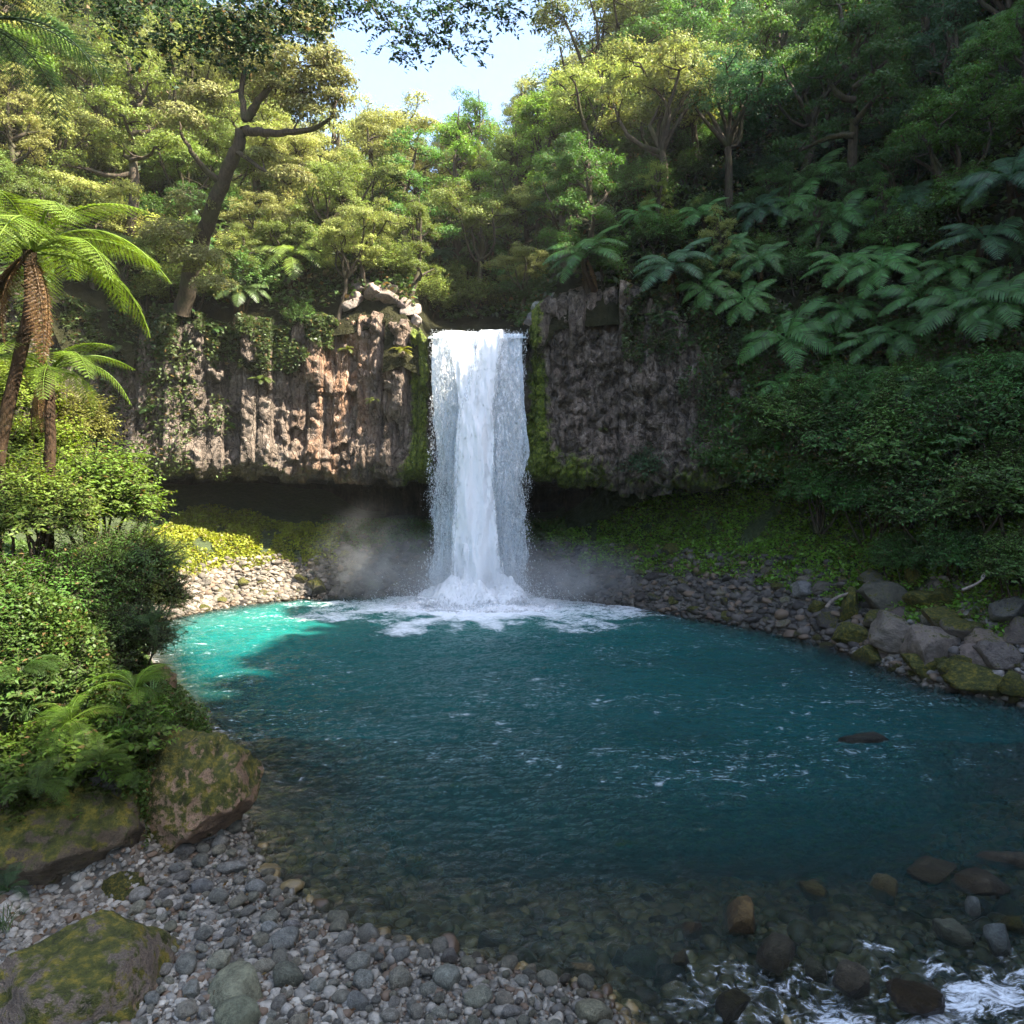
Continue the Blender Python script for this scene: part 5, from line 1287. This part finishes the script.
# mist: real volumes of spray in the air at the foot
def mist(cx, cy, cz, rx, ry, rz, dens, ns, label, lo=.35, shear=0.):
    v, f = ICO[4]; me = mesh('mist', v, f, []); m, nt = NM('mist'); n = N(nt)
    tc = n('ShaderNodeTexCoord').outputs['Object']
    ln = n('ShaderNodeVectorMath', {0: tc}, operation='LENGTH').outputs['Value']
    fall = n.ramp(ln, [(0., 1.), (.45, .55), (.95, 0.)])
    no = n.noise(n.mapping(tc, (rx, ry, rz)), ns, 4, .55, .6)
    dn = n.math('MULTIPLY', n.math('MULTIPLY', fall, fall), n.ramp(no, [(lo, .05), (lo+.3, 1.)]))
    vo = n('ShaderNodeVolumePrincipled', {'Color': (.99, 1, 1, 1), 'Density': n.math('MULTIPLY', dn, dens), 'Anisotropy': .2})
    n.out(None, vo.outputs[0]); me.materials.append(m); m.cycles.volume_step_rate = 1. if hasattr(m.cycles, 'volume_step_rate') else None
    return link('mist', me, loc=(cx, cy, cz), sc=(rx, ry, rz), rot=(0, shear, 0), kind='stuff', label=label)
mist(-1.4, 28.6, .5, 4.2, 1.9, 2.3, .35, .9, 'soft white spray at the foot of the fall', .22)
mist(-1.3, 29.1, 1.0, 7.2, 1.9, 2.6, .55, .5, 'faint veil of spray spreading across the undercut', .2)
mist(-5.2, 29.2, 1.8, 3.6, 1.7, 2.9, .6, .8, 'thin drifting mist left of the fall', .4)
mist(2.7, 28.9, 1.2, 3.4, 1.5, 2.0, .9, .8, 'thin drifting mist right of the fall', .38)

# ------------------------------------------------------------------ haze in the gorge air
def haze(x0, x1, y0, y1, z0, z1, dens):
    v = [(x, y, z) for x in (x0, x1) for y in (y0, y1) for z in (z0, z1)]
    f = [(0, 1, 3, 2), (4, 6, 7, 5), (0, 4, 5, 1), (2, 3, 7, 6), (0, 2, 6, 4), (1, 5, 7, 3)]
    m, nt = NM('haze'); n = N(nt)
    vo = n('ShaderNodeVolumePrincipled', {'Color': (1., .97, .9, 1), 'Density': dens, 'Anisotropy': .3}); n.out(None, vo.outputs[0])
    link('haze', mesh('haze', v, f, [m], smooth=False), kind='stuff', label='thin warm haze filling the gorge')
haze(-80, 80, -25, 115, -6, 130, HAZE)
# ------------------------------------------------------------------ light
SUN = np.array([.68, -.25, .78]); SUN = SUN/np.linalg.norm(SUN)
el = math.asin(SUN[2]); az = math.atan2(SUN[0], SUN[1])
w = bpy.data.worlds.new('World'); scene.world = w; w.use_nodes = True; nt = w.node_tree; nt.nodes.clear()
sk = nt.nodes.new('ShaderNodeTexSky'); sk.sky_type = 'NISHITA'; sk.sun_disc = False; sk.sun_elevation = el; sk.sun_rotation = az
sk.air_density = .95; sk.dust_density = 1.5; sk.ozone_density = .9
bg = nt.nodes.new('ShaderNodeBackground'); bg.inputs[1].default_value = .115; nt.links.new(sk.outputs[0], bg.inputs[0])
wo = nt.nodes.new('ShaderNodeOutputWorld'); nt.links.new(bg.outputs[0], wo.inputs[0])
L = bpy.data.lights.new('sun', 'SUN'); L.energy = 4.6; L.angle = R(.6); L.color = (1, .93, .8)
so = bpy.data.objects.new('sun', L); COL.objects.link(so); so.location = (20, 10, 60)
so.rotation_euler = Vector(SUN).to_track_quat('Z', 'Y').to_euler()

cam = bpy.data.cameras.new('camera'); cam.sensor_width = 36; cam.lens = 36*F/1024; cam.shift_y = -(512-PYH)/1024; cam.clip_end = 500; cam.clip_start = .1
co = bpy.data.objects.new('camera', cam); COL.objects.link(co); co.location = (0, 0, HC); co.rotation_euler = (R(90), 0, 0); scene.camera = co

finish_labels()
vs = scene.view_settings; vs.view_transform = 'Standard'; vs.look = 'None'; vs.exposure = 2.6; vs.gamma = 1
cy = scene.cycles
cy.max_bounces = 6; cy.diffuse_bounces = 3; cy.glossy_bounces = 2; cy.transmission_bounces = 3; cy.transparent_max_bounces = 14; cy.volume_bounces = 2
cy.use_denoising = True; cy.use_adaptive_sampling = True; cy.adaptive_threshold = .015
cy.sample_clamp_indirect = 6; cy.caustics_reflective = False; cy.caustics_refractive = False
cy.volume_max_steps = 64
